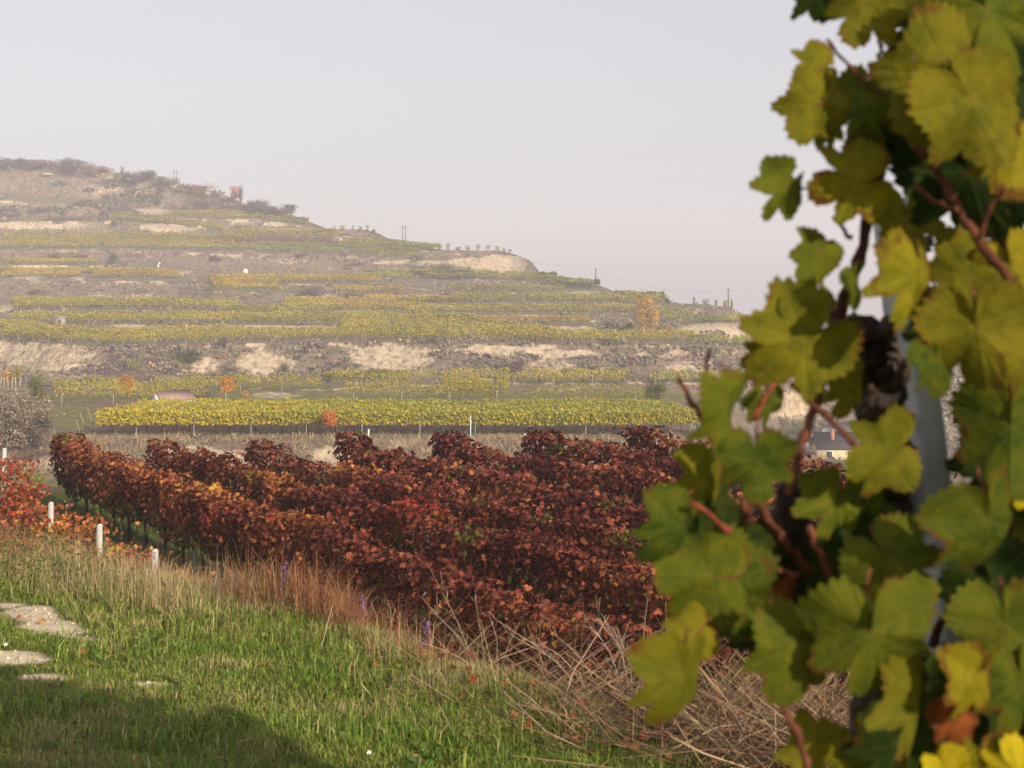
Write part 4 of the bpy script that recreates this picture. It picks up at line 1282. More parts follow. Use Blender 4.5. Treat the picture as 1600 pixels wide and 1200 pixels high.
# young vines and white stakes of the sparse row in front
def sparse_pt(Y):
    return np.array([-13.96 + .656 * (36 - Y), Y, float(ground_z(-13.96 + .656 * (36 - Y), Y))])
for Y, lb in ((24.0, 'white stake with a small dark number, nearest the tall dry grass'), (26.6, 'white stake between the other two white stakes'), (29.4, 'white stake farthest left, among red leaves')):
    b = sparse_pt(Y)
    mb = MB(); top_z = FLOOR + 1.2
    box(mb, (b[0] - .046, b[1] - .046, b[2] - .2), (b[0] + .046, b[1] + .046, top_z), (.44, .42, .395))
    box(mb, (b[0] - .034, b[1] - .034, top_z), (b[0] + .034, b[1] + .034, top_z + .02), (.66, .63, .58))
    stake = mb.build('white_stake', M_PAINT, origin=b)
    if Y == 24.0:
        nb = MB()
        c0 = np.array([b[0], b[1] - .0475, top_z - .085])
        P2 = np.array([(-.026, 0, .035), (-.018, 0, .050), (.004, 0, .056), (.024, 0, .044), (.022, 0, .022), (-.004, 0, -.012), (-.028, 0, -.045), (.030, 0, -.045)])
        tube(nb, c0 + P2, .0065, (.05, .045, .045), 5)
        nm = nb.build('number', M_DARK, None, origin=b)
        nm.parent = stake
        nm.location = (0, 0, 0)
    tag(stake, lb, 'stake', 'white stakes in the sparse front row')
b = sparse_pt(32.9)
mb = MB(); tube(mb, [b - [0, 0, .2], b + [.06, 0, 1.95]], .05, (.45, .43, .41), 7)
tag(mb.build('end_post', M_METAL, origin=b), 'pale end post beside the bright red young vine at the left edge', 'post')
YV = [(32.3, 1.75, 'tallest bright scarlet young vine at the left edge', SCA), (31.2, 1.3, 'scarlet young vine next to the tallest one', SCA), (30.0, 1.15, 'orange red young vine left of the farthest white stake', BRI), (28.3, 1.1, 'orange young vine right of the farthest white stake', ORA),
      (27.3, 1.15, 'young vine with orange leaves near the middle white stake', ORA), (25.9, .9, 'young vine with amber leaves right of the middle white stake', AMB), (25.0, 1.0, 'red and orange young vine left of the nearest white stake', BRI), (23.1, .95, 'orange young vine right of the nearest white stake', ORA),
      (21.6, .9, 'brick red young vine in the rusty grass', BRI), (19.6, 1.1, 'rust red young vine above the straw edge', BRI), (17.7, 1.0, 'dark red young vine half hidden by straw', RBR), (16.0, 1.0, 'scarlet young vine by the purple flowers', SCA)]
for Y, hgt, lb, main in YV:
    b = sparse_pt(Y)
    t = thing('young_vine', lb, 'vine', b, 'young vines of the sparse front row')
    st = MB()
    tube(st, [b - [0, 0, .1], b + [R.normal(0, .05), 0, hgt * .5], b + [R.normal(0, .1), 0, hgt * .95]], [.022, .016, .008], (.09, .05, .035), 5)
    st.build('stem', M_WOOD, t)
    n = int(330 * hgt)
    f = R.random(n)
    P = b + np.stack([R.normal(0, .28, n), R.normal(0, .28, n), hgt * (.25 + .78 * f)], -1)
    col = pal([main, ORA, BRI, SCA, AMB], [5, 1.2, 1.2, 1, .6], n, .25)
    mb = MB(); cloud(mb, P, R.uniform(.075, .125, n), R.normal(0, 1, (n, 3)) + [0, -.6, .6], np.tile([0, 0, -1.0], (n, 1)), LOBED, col, .4)
    mb.build('foliage', M_RED, t, kind='stuff')

# ------------------------------------------------------------------ grass
def blades(name, X, Y, hgt, wid, col, lean, m, curve=.5, z_off=0, leandir=None):
    n = len(X)
    Z = ground_z(X, Y) - .01 + z_off
    B = np.stack([X, Y, Z], -1)
    a = R.uniform(0, 2 * np.pi, n)
    dirv = np.stack([np.cos(a), np.sin(a), np.zeros(n)], -1)
    if leandir is not None:
        dirv = unit(dirv + np.asarray(leandir))
    ln_ = (np.abs(R.normal(0, 1, n)) * lean * hgt)[:, None] * dirv
    up = np.array([0, 0, 1.0])
    b2 = R.uniform(0, 2 * np.pi, n)
    side = np.stack([np.cos(b2), np.sin(b2), np.zeros(n)], -1) * (wid / 2)[:, None]
    mid = B + ln_ * (.5 - curve * .25) + up * (hgt * .58)[:, None]
    tip = B + ln_ + up * (hgt * np.clip(1 - .35 * (np.abs(ln_).sum(1) / hgt) * curve, .35, 1))[:, None]
    V = np.stack([B - side, B + side, mid + side * .75, mid - side * .75, tip], 1).reshape(-1, 3)
    o = (np.arange(n) * 5)[:, None]
    mb = MB().add(V, np.concatenate([o + 3, o + 2, o + 4], 1), np.concatenate([o, o + 1, o + 2, o + 3], 1), np.repeat(col, 5, 0))
    return tag(mb.build(name, m), kind='stuff')

def shelf_points(n, y0, y1, spread=.47):
    u = R.random(n)
    Y = y0 * y1 / (y1 - u * (y1 - y0))                 # density falls off with the square of the distance
    X = R.uniform(-1, 1, n) * (spread * Y + .5)
    return X, Y
X, Y = shelf_points(300000, 4.1, 14.0)
d_ = edge_d(X, Y) + .35 * (fbm(X * 1.5, Y * 1.5, seed=71) - .5)
ok = (d_ < .75 + .3 * R.random(len(X))) & ((bare(X, Y) < .52 + R.normal(0, .25, len(X))) | (R.random(len(X)) < .05))
X, Y, d_ = X[ok], Y[ok], d_[ok]
n = len(X)
t1 = fbm(X * .9, Y * .9, seed=72)
t2 = fbm(X * 3.2, Y * 3.2, seed=73)
gcol = pal([(.175, .24, .036), (.23, .28, .046), (.12, .18, .030), (.32, .33, .07)], [4, 3, 2, 2], n, .2)
dcol = pal([(.40, .34, .15), (.48, .39, .21), (.30, .28, .09)], [3, 2, 2], n, .2)
dryp = np.clip(.21 + 1.4 * (t2 - .52) + 1.9 * (t1 - .53) + .6 * smooth(-.5, .5, d_) * smooth(.3, -.6, X), .03, .85)
col = np.where((R.random(n) < dryp)[:, None], dcol, gcol)
hg = (.028 + .070 * t2 * R.uniform(.4, 1.5, n) + .05 * smooth(.5, .75, t1) + .10 * smooth(-.9, .4, d_)) * (1 - .75 * smooth(-.25, .45, bare(X, Y)))
blades('grass', X, Y, hg, R.uniform(.0028, .006, n) * (.7 + Y / 14), col, .85, M_GRASS, .9)
# clover-like low leaves and tussocks of longer green grass
X, Y = shelf_points(95000, 4.1, 12.0)
cl = fbm(X * 2.4, Y * 2.4, seed=75)
ok = (edge_d(X, Y) < .6) & (bare(X, Y) < .1) & (cl > .53 + R.normal(0, .05, len(X)))
X, Y = X[ok], Y[ok]
n = len(X)
blades('tussock_grass', X, Y, R.uniform(.05, .15, n), R.uniform(.004, .008, n), pal([(.13, .22, .026), (.18, .27, .036), (.34, .33, .09), (.48, .40, .20)], [4, 3, 1.3, .5], n, .22), 1.0, M_GRASS, 1.0)

# dry straw on the lip of the bank, rusty weeds beyond
def lip_points(n, d0, d1, xr, gate=None):
    X = R.uniform(*xr, n)
    Y = np.interp(X, EDGE_X, EDGE_Y) + R.uniform(d0, d1, n) / .78
    if gate is not None:
        k = gate(X, Y)
        X, Y = X[k], Y[k]
    return X, Y
STRAW = ([(.42, .32, .17), (.34, .25, .13), (.50, .39, .22), (.26, .18, .09)], [4, 3, 2, 2])
RUSTG = ([(.22, .090, .042), (.28, .125, .055), (.17, .075, .042), (.32, .18, .085)], [4, 3, 2, 1.5])
X, Y = lip_points(80000, -.45, 1.9, (-9, 1.2), lambda X, Y: R.random(len(X)) < np.clip(.30 + 3.2 * (fbm(X * 1.1, Y * 1.1, seed=81) - .44), .05, 1) * (.12 + .88 * smooth(-.3, -1.3, X)) * (.25 + .75 * smooth(-5.2, -3.9, X)))
n = len(X)
blades('straw_grass', X, Y, (.06 + .28 * R.random(n) ** 2.2) * (.35 + 1.2 * noise(X * 1.7, Y * 1.5, seed=82)), R.uniform(.0018, .0036, n), pal(*STRAW, n, .2), 1.0, M_STRAW, 1.2)
X, Y = lip_points(125000, .1, 3.4, (-11, .6), lambda X, Y: R.random(len(X)) < np.clip(3.4 * (fbm(X * .8 + 4, Y * .7, seed=83) - .43) + .9 * smooth(-3.3, -4.3, X), .02, 1) * smooth(.1, -1.2, X))
n = len(X)
blades('rusty_weeds', X, Y, (.08 + .36 * R.random(n) ** 1.8) * (.35 + 1.15 * noise(X * 1.4, Y * 1.2, seed=84)), R.uniform(.0025, .006, n), pal(*RUSTG, n, .22), .85, M_STRAW, .9)
# floor of the vineyard: low grass between the rows
X = R.uniform(-15, 9, 60000); Y = R.uniform(13, 37.5, 60000)
ok = (edge_d(X, Y) > 4.5) & (fbm(X * .8, Y * .8, seed=11) > .44)
X, Y = X[ok], Y[ok]
n = len(X)
blades('floor_grass', X, Y, R.uniform(.08, .2, n), R.uniform(.015, .03, n), pal([(.07, .12, .02), (.11, .15, .03), (.22, .18, .07)], [4, 3, 1], n, .2), .5, M_GRASS)

# heap of dry cut stalks on the lip, right
def stalk_heap():
    n = 5200
    X = R.normal(1.25, .62, n); Y = np.interp(X, EDGE_X, EDGE_Y) + R.uniform(-.15, 1.25, n)
    Z = ground_z(X, Y)
    L = R.uniform(.15, .6, n)
    a = R.choice([.35, 2.5, .9], n, p=[.5, .3, .2]) + R.normal(0, .35, n)
    up = np.abs(R.normal(.18, .42, n))
    d = unit(np.stack([np.cos(a), np.sin(a) * .6, up], -1))
    B = np.stack([X, Y, Z + R.uniform(0, .22, n) * np.exp(-((X - 1.2) / .7) ** 2)], -1)
    E = B + d * L[:, None]
    M_ = (B + E) / 2 + R.normal(0, .035, (n, 3))
    w = unit(np.cross(d, R.normal(0, 1, (n, 3)))) * R.uniform(.0012, .0030, n)[:, None]
    V = np.stack([B - w, B + w, M_ + w, M_ - w, E + w * .4, E - w * .4], 1).reshape(-1, 3)
    o = (np.arange(n) * 6)[:, None]
    col = pal([(.26, .17, .095), (.18, .11, .065), (.36, .27, .16), (.11, .07, .045), (.23, .11, .06)], [4, 3, 1.5, 2.5, 1.2], n, .2)
    mb = MB().add(V, None, np.concatenate([np.concatenate([o, o + 1, o + 2, o + 3], 1), np.concatenate([o + 3, o + 2, o + 4, o + 5], 1)]), np.repeat(col, 6, 0))
    return tag(mb.build('dry_stalks', M_STRAW), kind='stuff')
stalk_heap()
def litter(name, n, X, m, size, cols):
    Y = np.interp(X, EDGE_X, EDGE_Y) + R.uniform(-.3, 1.5, n)
    P = np.stack([X, Y, ground_z(X, Y) + R.uniform(.01, .16, n)], -1)
    mb = MB()
    cloud(mb, P, R.uniform(*size, n), R.normal(0, 1, (n, 3)) + [0, -.3, .6], R.normal(0, 1, (n, 3)), LOBED, pal(*cols, n, .25), .4)
    return tag(mb.build(name, m), kind='stuff')
litter('dry_leaf_litter', 900, R.normal(.9, .8, 900), M_RED, (.02, .055), ([(.20, .09, .04), (.28, .14, .06), (.13, .06, .035), (.26, .06, .03)], [3, 2, 2, 1]))
def turf_weeds():
    c = 420
    cx, cy = shelf_points(c, 4.2, 10.5)
    m = 9
    X = np.repeat(cx, m) + R.normal(0, .035, c * m); Y = np.repeat(cy, m) + R.normal(0, .035, c * m)
    k = (edge_d(X, Y) < .1) & (bare(X, Y) < .3) & (np.repeat(fbm(cx * 1.3, cy * 1.3, seed=77), m) > .47)
    X, Y = X[k], Y[k]
    n = len(X)
    P = np.stack([X, Y, ground_z(X, Y) + R.uniform(.015, .06, n)], -1)
    mb = MB()
    cloud(mb, P, R.uniform(.018, .045, n), R.normal(0, .5, (n, 3)) + [0, -.4, 1], R.normal(0, 1, (n, 3)), DIAMOND, pal([(.10, .17, .03), (.15, .21, .04), (.07, .12, .03), (.26, .24, .07)], [3, 2, 2, 1], n, .2), .4)
    return tag(mb.build('turf_weeds', M_GRASS), kind='stuff')
turf_weeds()

def weed(label, x, y, D, tips, col=(.36, .27, .18), twig=.5, r=.0035):
    """A dead branching weed: stalks to the given photo tips, with side twigs."""
    b = pt(x, y, D)
    t = thing('dry_weed', label, 'weed', b, 'dead weeds on the edge of the bank')
    for tx, ty in tips:
        e = pt(tx, ty, D + R.uniform(-.25, .25))
        mid = (b + e) / 2 + R.normal(0, .03, 3) + [0, 0, .03]
        mb = MB()
        P = spline([b - [0, 0, .15], mid, e], 5)
        tube(mb, P, np.linspace(r, r * .35, len(P)), np.array(col) * R.uniform(.8, 1.2), 5)
        ln_ = np.linalg.norm(e - b)
        for j in range(int(9 * twig * 2)):
            s = P[R.integers(3, len(P))]
            dd = unit(unit(e - b) + R.normal(0, .45, 3)) * ln_ * R.uniform(.10, .28) * twig
            tube(mb, [s, s + dd * .6 + [0, 0, .01], s + dd], [r * .4, r * .3, r * .18], np.array(col) * R.uniform(.8, 1.25), 3)
        mb.build('stalk', M_STRAW, t)
weed('tall branching dead weed with a forked head before the first red row', 770, 1092, 7.2, [(684, 912), (672, 950), (742, 930), (640, 1032), (812, 972)], twig=.7)
weed('dead weed fan bending left over the bank edge', 975, 1130, 6.6, [(792, 988), (800, 1010), (822, 1000), (860, 985), (775, 968)], twig=.55)
weed('pair of thin pale stalks with bushy grey tips', 985, 1125, 6.6, [(935, 968), (960, 985), (920, 975)], (.40, .33, .24), twig=.9)
weed('straight upright dead stalk right of the dead weed fan', 1000, 1090, 6.8, [(1012, 935), (970, 1010), (1040, 940), (1060, 950)], twig=.3)
weed('single thin stalk standing before the dark vines', 770, 1060, 7.4, [(764, 960)], twig=.3)
weed('long straw stalk leaning right out of the heap', 960, 1160, 6.2, [(1035, 1060), (1085, 1010), (905, 1050)], (.44, .33, .2), twig=.15, r=.004)
weed('low dead stalks lying across the edge of the grass', 800, 1082, 6.9, [(700, 1040), (930, 1047), (650, 1000)], twig=.35)

def flower(label, x, y, D, h=.3):
    e = pt(x, y, D)
    b = e - [0, 0, h]
    t = thing('purple_wildflower', label, 'flower', b, 'purple wildflowers along the bank edge')
    st = MB(); tube(st, [b, b + [.01, 0, h * .5], e], [.003, .0025, .0015], (.13, .15, .05), 4); st.build('stem', M_GRASS, t)
    n = 46
    f = R.random(n)
    P = e + np.stack([R.normal(0, .016, n) * (1.2 - f), R.normal(0, .016, n), .07 - .16 * (1 - f)], -1)
    mb = MB(); cloud(mb, P, R.uniform(.014, .026, n), R.normal(0, 1, (n, 3)) + [0, -.5, .2], R.normal(0, 1, (n, 3)), DIAMOND, pal([(.22, .09, .33), (.30, .15, .40), (.15, .06, .22)], [3, 2, 1], n, .15), .5)
    mb.build('blossom', M_FOL, t, kind='stuff')
flower('pale purple flower spike in the rusty weeds', 445, 897, 9.2)
flower('purple flower spike half hidden in straw, left', 293, 932, 9.6, .2)
flower('pair of purple heads in the straw', 316, 936, 9.5, .2)
flower('purple flowers beside the pair of purple heads', 338, 930, 9.5, .22)
flower('tall purple spike at the foot of the first red row', 567, 948, 8.4, .35)
flower('purple spike low in the green grass', 519, 974, 8.4, .2)
flower('bright purple flower next to the dead weeds', 668, 992, 7.6, .28)

def fallen(label, x, y, D, col, size=.09):
    p = pt(x, y, D)
    p[2] = float(ground_z(p[0], p[1])) + .035
    mb = MB(); cloud(mb, [p], [size * .45], [[R.normal(0, .3), -.5, .8]], [[1, R.normal(), 0]], LOBED, np.array([col]), .1)
    return tag(mb.build('fallen_leaf', M_RED, origin=p), label, 'leaf', 'fallen leaves on the grass')
def gy_(y):                                            # distance at which the shelf shows at photo row y
    return 1.6 / ((y - HY) / FPX - .04)
for x, y, c, s, lb in ((64, 971, (.42, .22, .05), .14, 'amber fallen leaf lying on the bare track'), (27, 967, (.33, .12, .05), .10, 'rusty fallen leaf in the grass left of the bare track'), (126, 1020, (.36, .14, .04), .13, 'orange fallen leaf below the bare track'),
                       (128, 1012, (.75, .72, .6), .05, 'small pale petal next to the orange fallen leaf'), (252, 1009, (.12, .05, .03), .08, 'dark curled fallen leaf in the middle of the grass'), (414, 993, (.55, .50, .06), .10, 'bright yellow green fallen leaf by the straw edge'),
                       (255, 925, (.80, .78, .72), .05, 'white scrap lying at the dark edge of the weeds'), (575, 1187, (.80, .78, .74), .06, 'white scrap in the near grass'), (650, 1193, (.35, .19, .09), .12, 'brown fallen leaf at the bottom of the picture'),
                       (8, 1016, (.78, .74, .66), .06, 'pale stone chip by the lower bare patch'), (605, 1000, (.6, .42, .05), .10, 'yellow leaf at the foot of the red vines')):
    fallen(lb, x, y, gy_(y), c, s)
# small stones and crumbs on the bare earth
def crumbs():
    n = 9000
    X = R.uniform(-3.8, -.9, n); Y = R.uniform(5.2, 9.6, n)
    b_ = bare(X, Y)
    k = b_ > .35
    X, Y = X[k], Y[k]
    n = len(X)
    P = np.stack([X, Y, ground_z(X, Y) + .002], -1)
    s_ = .004 + .014 * R.random(n) ** 4
    O = np.array([(1, 0, 0), (0, 1, 0), (-1, 0, 0), (0, -1, 0), (0, 0, 1), (0, 0, -.5)]) * [1, 1, .7]
    V = P[:, None] + O[None] * s_[:, None, None] * R.uniform(.6, 1.3, (n, 6, 1))
    T = np.array([(0, 1, 4), (1, 2, 4), (2, 3, 4), (3, 0, 4), (1, 0, 5), (2, 1, 5), (3, 2, 5), (0, 3, 5)])
    mb = MB().add(V.reshape(-1, 3), (T[None] + (np.arange(n) * 6)[:, None, None]).reshape(-1, 3), None, np.repeat(pal([(.45, .37, .27), (.30, .24, .17), (.58, .50, .40)], [3, 2, 1], n, .2), 6, 0))
    return tag(mb.build('gravel', M_ROCK), kind='stuff')
crumbs()
# low leafy weed patch at the edge, left
n = 900
X = R.normal(-3.3, .35, n); Y = np.interp(X, EDGE_X, EDGE_Y) + R.normal(-.05, .35, n)
P = np.stack([X, Y, ground_z(X, Y) + R.random(n) ** 1.3 * .30], -1)
mb = MB(); cloud(mb, P, R.uniform(.014, .034, n), np.tile([0, -.5, .8], (n, 1)), R.normal(0, 1, (n, 3)), DIAMOND, pal([(.07, .10, .02), (.11, .14, .03), (.19, .19, .05)], [3, 2, 2], n, .2), .5)
tag(mb.build('leafy_weeds', M_GRASS), kind='stuff')

# ------------------------------------------------------------------ the big vine in front
def big_leaf(var):
    """A serrated five-lobed vine leaf, width about 1, tip towards +y, junction of stalk and blade at the origin."""
    r_ = np.random.default_rng(100 + var)
    dp = r_.uniform(.8, 1.9)
    an = np.array([0, 24, 33, 54, 78, 108, 138, 160, 173, 180.])
    ra = np.array([.64, .52, .52 - .10 * dp, .61, .57 - .10 * dp, .57, .52, .47, .32, .13])
    n = 108
    ph = np.linspace(-180, 180, n, endpoint=False)
    rr = np.interp(np.abs(ph), an, ra) * (1 + .06 * np.sin(np.radians(ph) * 1.7 + r_.uniform(0, 6)))
    saw = (np.abs(ph) / 10.2) % 1.0
    rr = rr * (1 + .13 * (saw - .45) * (np.abs(ph) < 165)) * (1 + r_.normal(0, .012, n))
    a = np.radians(ph)
    fr = [.22, .45, .68, .86, 1.0]
    fold, wave, curl, tw = r_.uniform(.0, .55), r_.uniform(.04, .13), r_.uniform(-.5, .8), r_.uniform(-.5, .5)
    V, K = [(0, 0, 0)], [(0, 0, 0)]
    for f in fr:
        x, y = np.sin(a) * rr * f, np.cos(a) * rr * f
        z = -fold * np.abs(x) - curl * (np.clip(y, 0, 1)) ** 2 + tw * x * y + wave * f ** 2 * np.sin(3.3 * a + var) + .035 * f * np.abs(np.sin(a * 3.4))
        V += list(zip(x, y, z))
        K += list(zip(x, y, np.full(n, f)))
    T = [(0, 1 + (i + 1) % n, 1 + i) for i in range(n)]
    Q = []
    for k in range(len(fr) - 1):
        for i in range(n):
            j = (i + 1) % n
            Q.append((1 + k * n + i, 1 + k * n + j, 1 + (k + 1) * n + j, 1 + (k + 1) * n + i))
    mb = MB().add(V, T, Q)
    return mb.mesh('leaf', LEAF_M['o'], smooth_faces=True, extra={'leafco': K})
BIG = [big_leaf(v) for v in range(10)]

VB = np.array([.80, 2.00, -1.68])
vine = thing('grape_vine', 'big autumn grape vine with green and yellow leaves at the right', 'vine', VB)
trunk = MB()
TP = spline([pt(1395, 1640, 2.0), pt(1375, 1200, 1.95), pt(1384, 960, 1.9), pt(1384, 760, 1.85), pt(1376, 640, 1.8), pt(1368, 575, 1.78), pt(1362, 540, 1.76), pt(1335, 522, 1.74)], 14)
tr_r = np.interp(np.linspace(0, 1, len(TP)), [0, .3, .6, .8, .93, 1], [.038, .033, .030, .031, .029, .014])
for i, p in enumerate(TP):
    TP[i] = p + R.normal(0, .003, 3)
tube(trunk, TP, tr_r, (.060, .045, .036), 26, .07, ridge=.28)
for (xa, ya, xb, yb, r0) in ((1350, 530, 1312, 516, .013), (1316, 522, 1294, 478, .009), (1388, 560, 1390, 500, .012), (1365, 610, 1334, 578, .007), (1398, 600, 1416, 566, .009)):
    tube(trunk, spline([pt(xa, ya, 1.77), (pt(xa, ya, 1.76) + pt(xb, yb, 1.72)) / 2 + R.normal(0, .004, 3), pt(xb, yb, 1.72)], 3), np.linspace(r0 * 1.4, r0 * .8, 7), (.070, .05, .038), 9, .18)
trunk.build('trunk', M_WOOD, vine, smooth_faces=True)
arm = MB()
tube(arm, spline([pt(1238, 752, 1.68), pt(1234, 800, 1.69), pt(1228, 850, 1.70), pt(1236, 905, 1.72), pt(1250, 960, 1.76)], 5), [.013, .016, .017, .018, .019, .020, .021, .022, .022, .022, .022, .021, .020, .019, .018, .018, .017, .017, .016, .015, .014], (.045, .034, .028), 14, .12, ridge=.35)
arm.build('old_branch', M_WOOD, vine, smooth_faces=True)
CANE = (.115, .040, .022)
DARKC = (.075, .030, .020)
CANES = [  # photo points, depth from, depth to, half width in px from, to, colour
    ([(1310, 515), (1322, 465), (1345, 395), (1362, 315), (1384, 235), (1398, 150), (1418, 50), (1430, -60)], 1.70, 1.62, 10, 5, DARKC),
    ([(1395, 160), (1405, 200), (1460, 262), (1500, 330), (1535, 385), (1610, 480)], 1.60, 1.50, 5, 8, CANE),
    ([(1530, 372), (1545, 330), (1572, 288)], 1.50, 1.46, 4, 3, CANE),
    ([(1500, 330), (1470, 318), (1425, 290)], 1.50, 1.55, 4, 3, CANE),
    ([(1330, 530), (1300, 540), (1286, 595), (1266, 655), (1246, 720), (1232, 772)], 1.70, 1.62, 8, 6, CANE),
    ([(1235, 600), (1285, 648), (1345, 702)], 1.58, 1.55, 4, 5, CANE),
    ([(1058, 588), (1082, 630), (1106, 668)], 1.60, 1.55, 3, 6, CANE),
    ([(1104, 545), (1107, 600), (1112, 640)], 1.62, 1.58, 2.5, 5, CANE),
    ([(1212, 596), (1195, 622), (1176, 655)], 1.55, 1.55, 3, 6, (.17, .045, .022)),
    ([(1085, 785), (1130, 825), (1168, 862)], 1.5, 1.6, 4, 5, (.19, .045, .025)),
    ([(1163, 780), (1170, 860), (1186, 925), (1205, 950)], 1.65, 1.6, 5, 5, CANE),
    ([(1182, 782), (1222, 840), (1262, 892), (1312, 965)], 1.60, 1.70, 6, 8, CANE),
    ([(1262, 820), (1290, 890), (1316, 968)], 1.55, 1.60, 5, 6, (.16, .055, .028)),
    ([(1190, 885), (1250, 898)], 1.6, 1.6, 4, 4, (.17, .045, .03)),
    ([(1222, 1095), (1242, 1140), (1262, 1200), (1275, 1260)], 1.5, 1.5, 5, 7, CANE),
    ([(1294, 62), (1330, 108), (1360, 135), (1395, 162)], 1.62, 1.62, 2.5, 4, (.15, .06, .025)),
    ([(1303, 338), (1330, 374)], 1.66, 1.66, 2.5, 4, CANE),
    ([(1272, 300), (1250, 292)], 1.6, 1.58, 2, 2, CANE),
    ([(1392, 165), (1378, 110), (1376, 60)], 1.62, 1.66, 4, 3, (.15, .06, .025)),
    ([(1520, 640), (1560, 560), (1590, 500)], 1.7, 1.62, 5, 5, DARKC),
    ([(1490, 660), (1520, 610), (1560, 575)], 1.7, 1.7, 4, 4, DARKC),
    ([(1455, 1010), (1480, 960), (1560, 880), (1600, 700)], 1.75, 1.7, 7, 6, DARKC),
]
for P, d0, d1, w0, w1, c in CANES:
    L = [pt(x, y, d) for (x, y), d in zip(P, np.linspace(d0, d1, len(P)))]
    S_ = spline(L, 5)
    mb = MB(); nodes = 1 + .30 * (np.arange(len(S_)) % 4 == 1)
    tube(mb, S_ + R.normal(0, .0012, S_.shape), np.linspace(w0 * d0, w1 * d1, len(S_)) / FPX * nodes, c, 8, .08)
    mb.build('cane', M_WOOD, vine, smooth_faces=True)

def add_leaf(x, y, w, rot, D, kind, tilt=(0, 0), var=None, stalk=True):
    """A leaf centred near photo pixel (x, y), w pixels across; rot turns its tip from straight down, anticlockwise."""
    s = w * (1.10 if x > 1380 else 1.02) / FPX * D
    a = math.radians(rot)
    tip = Vector((math.sin(a), 0, -math.cos(a)))
    nrm = Vector((0, -1, 0))
    rt_ = tip.cross(nrm)
    M = Matrix((rt_, tip, nrm)).transposed()
    M = Matrix.Rotation(math.radians(tilt[0]), 3, 'X') @ Matrix.Rotation(math.radians(tilt[1]), 3, 'Z') @ M
    var = R.integers(0, len(BIG)) if var is None else var
    c = pt(x, y, D)
    off = M @ Vector((0, .13 * s, 0))
    o = put('leaf', BIG[var], vine, c - np.array(off), M.to_euler(), (s, s, s), LEAF_M[kind])
    return o, c - np.array(off), np.array(M @ Vector((0, -1, -.25)))

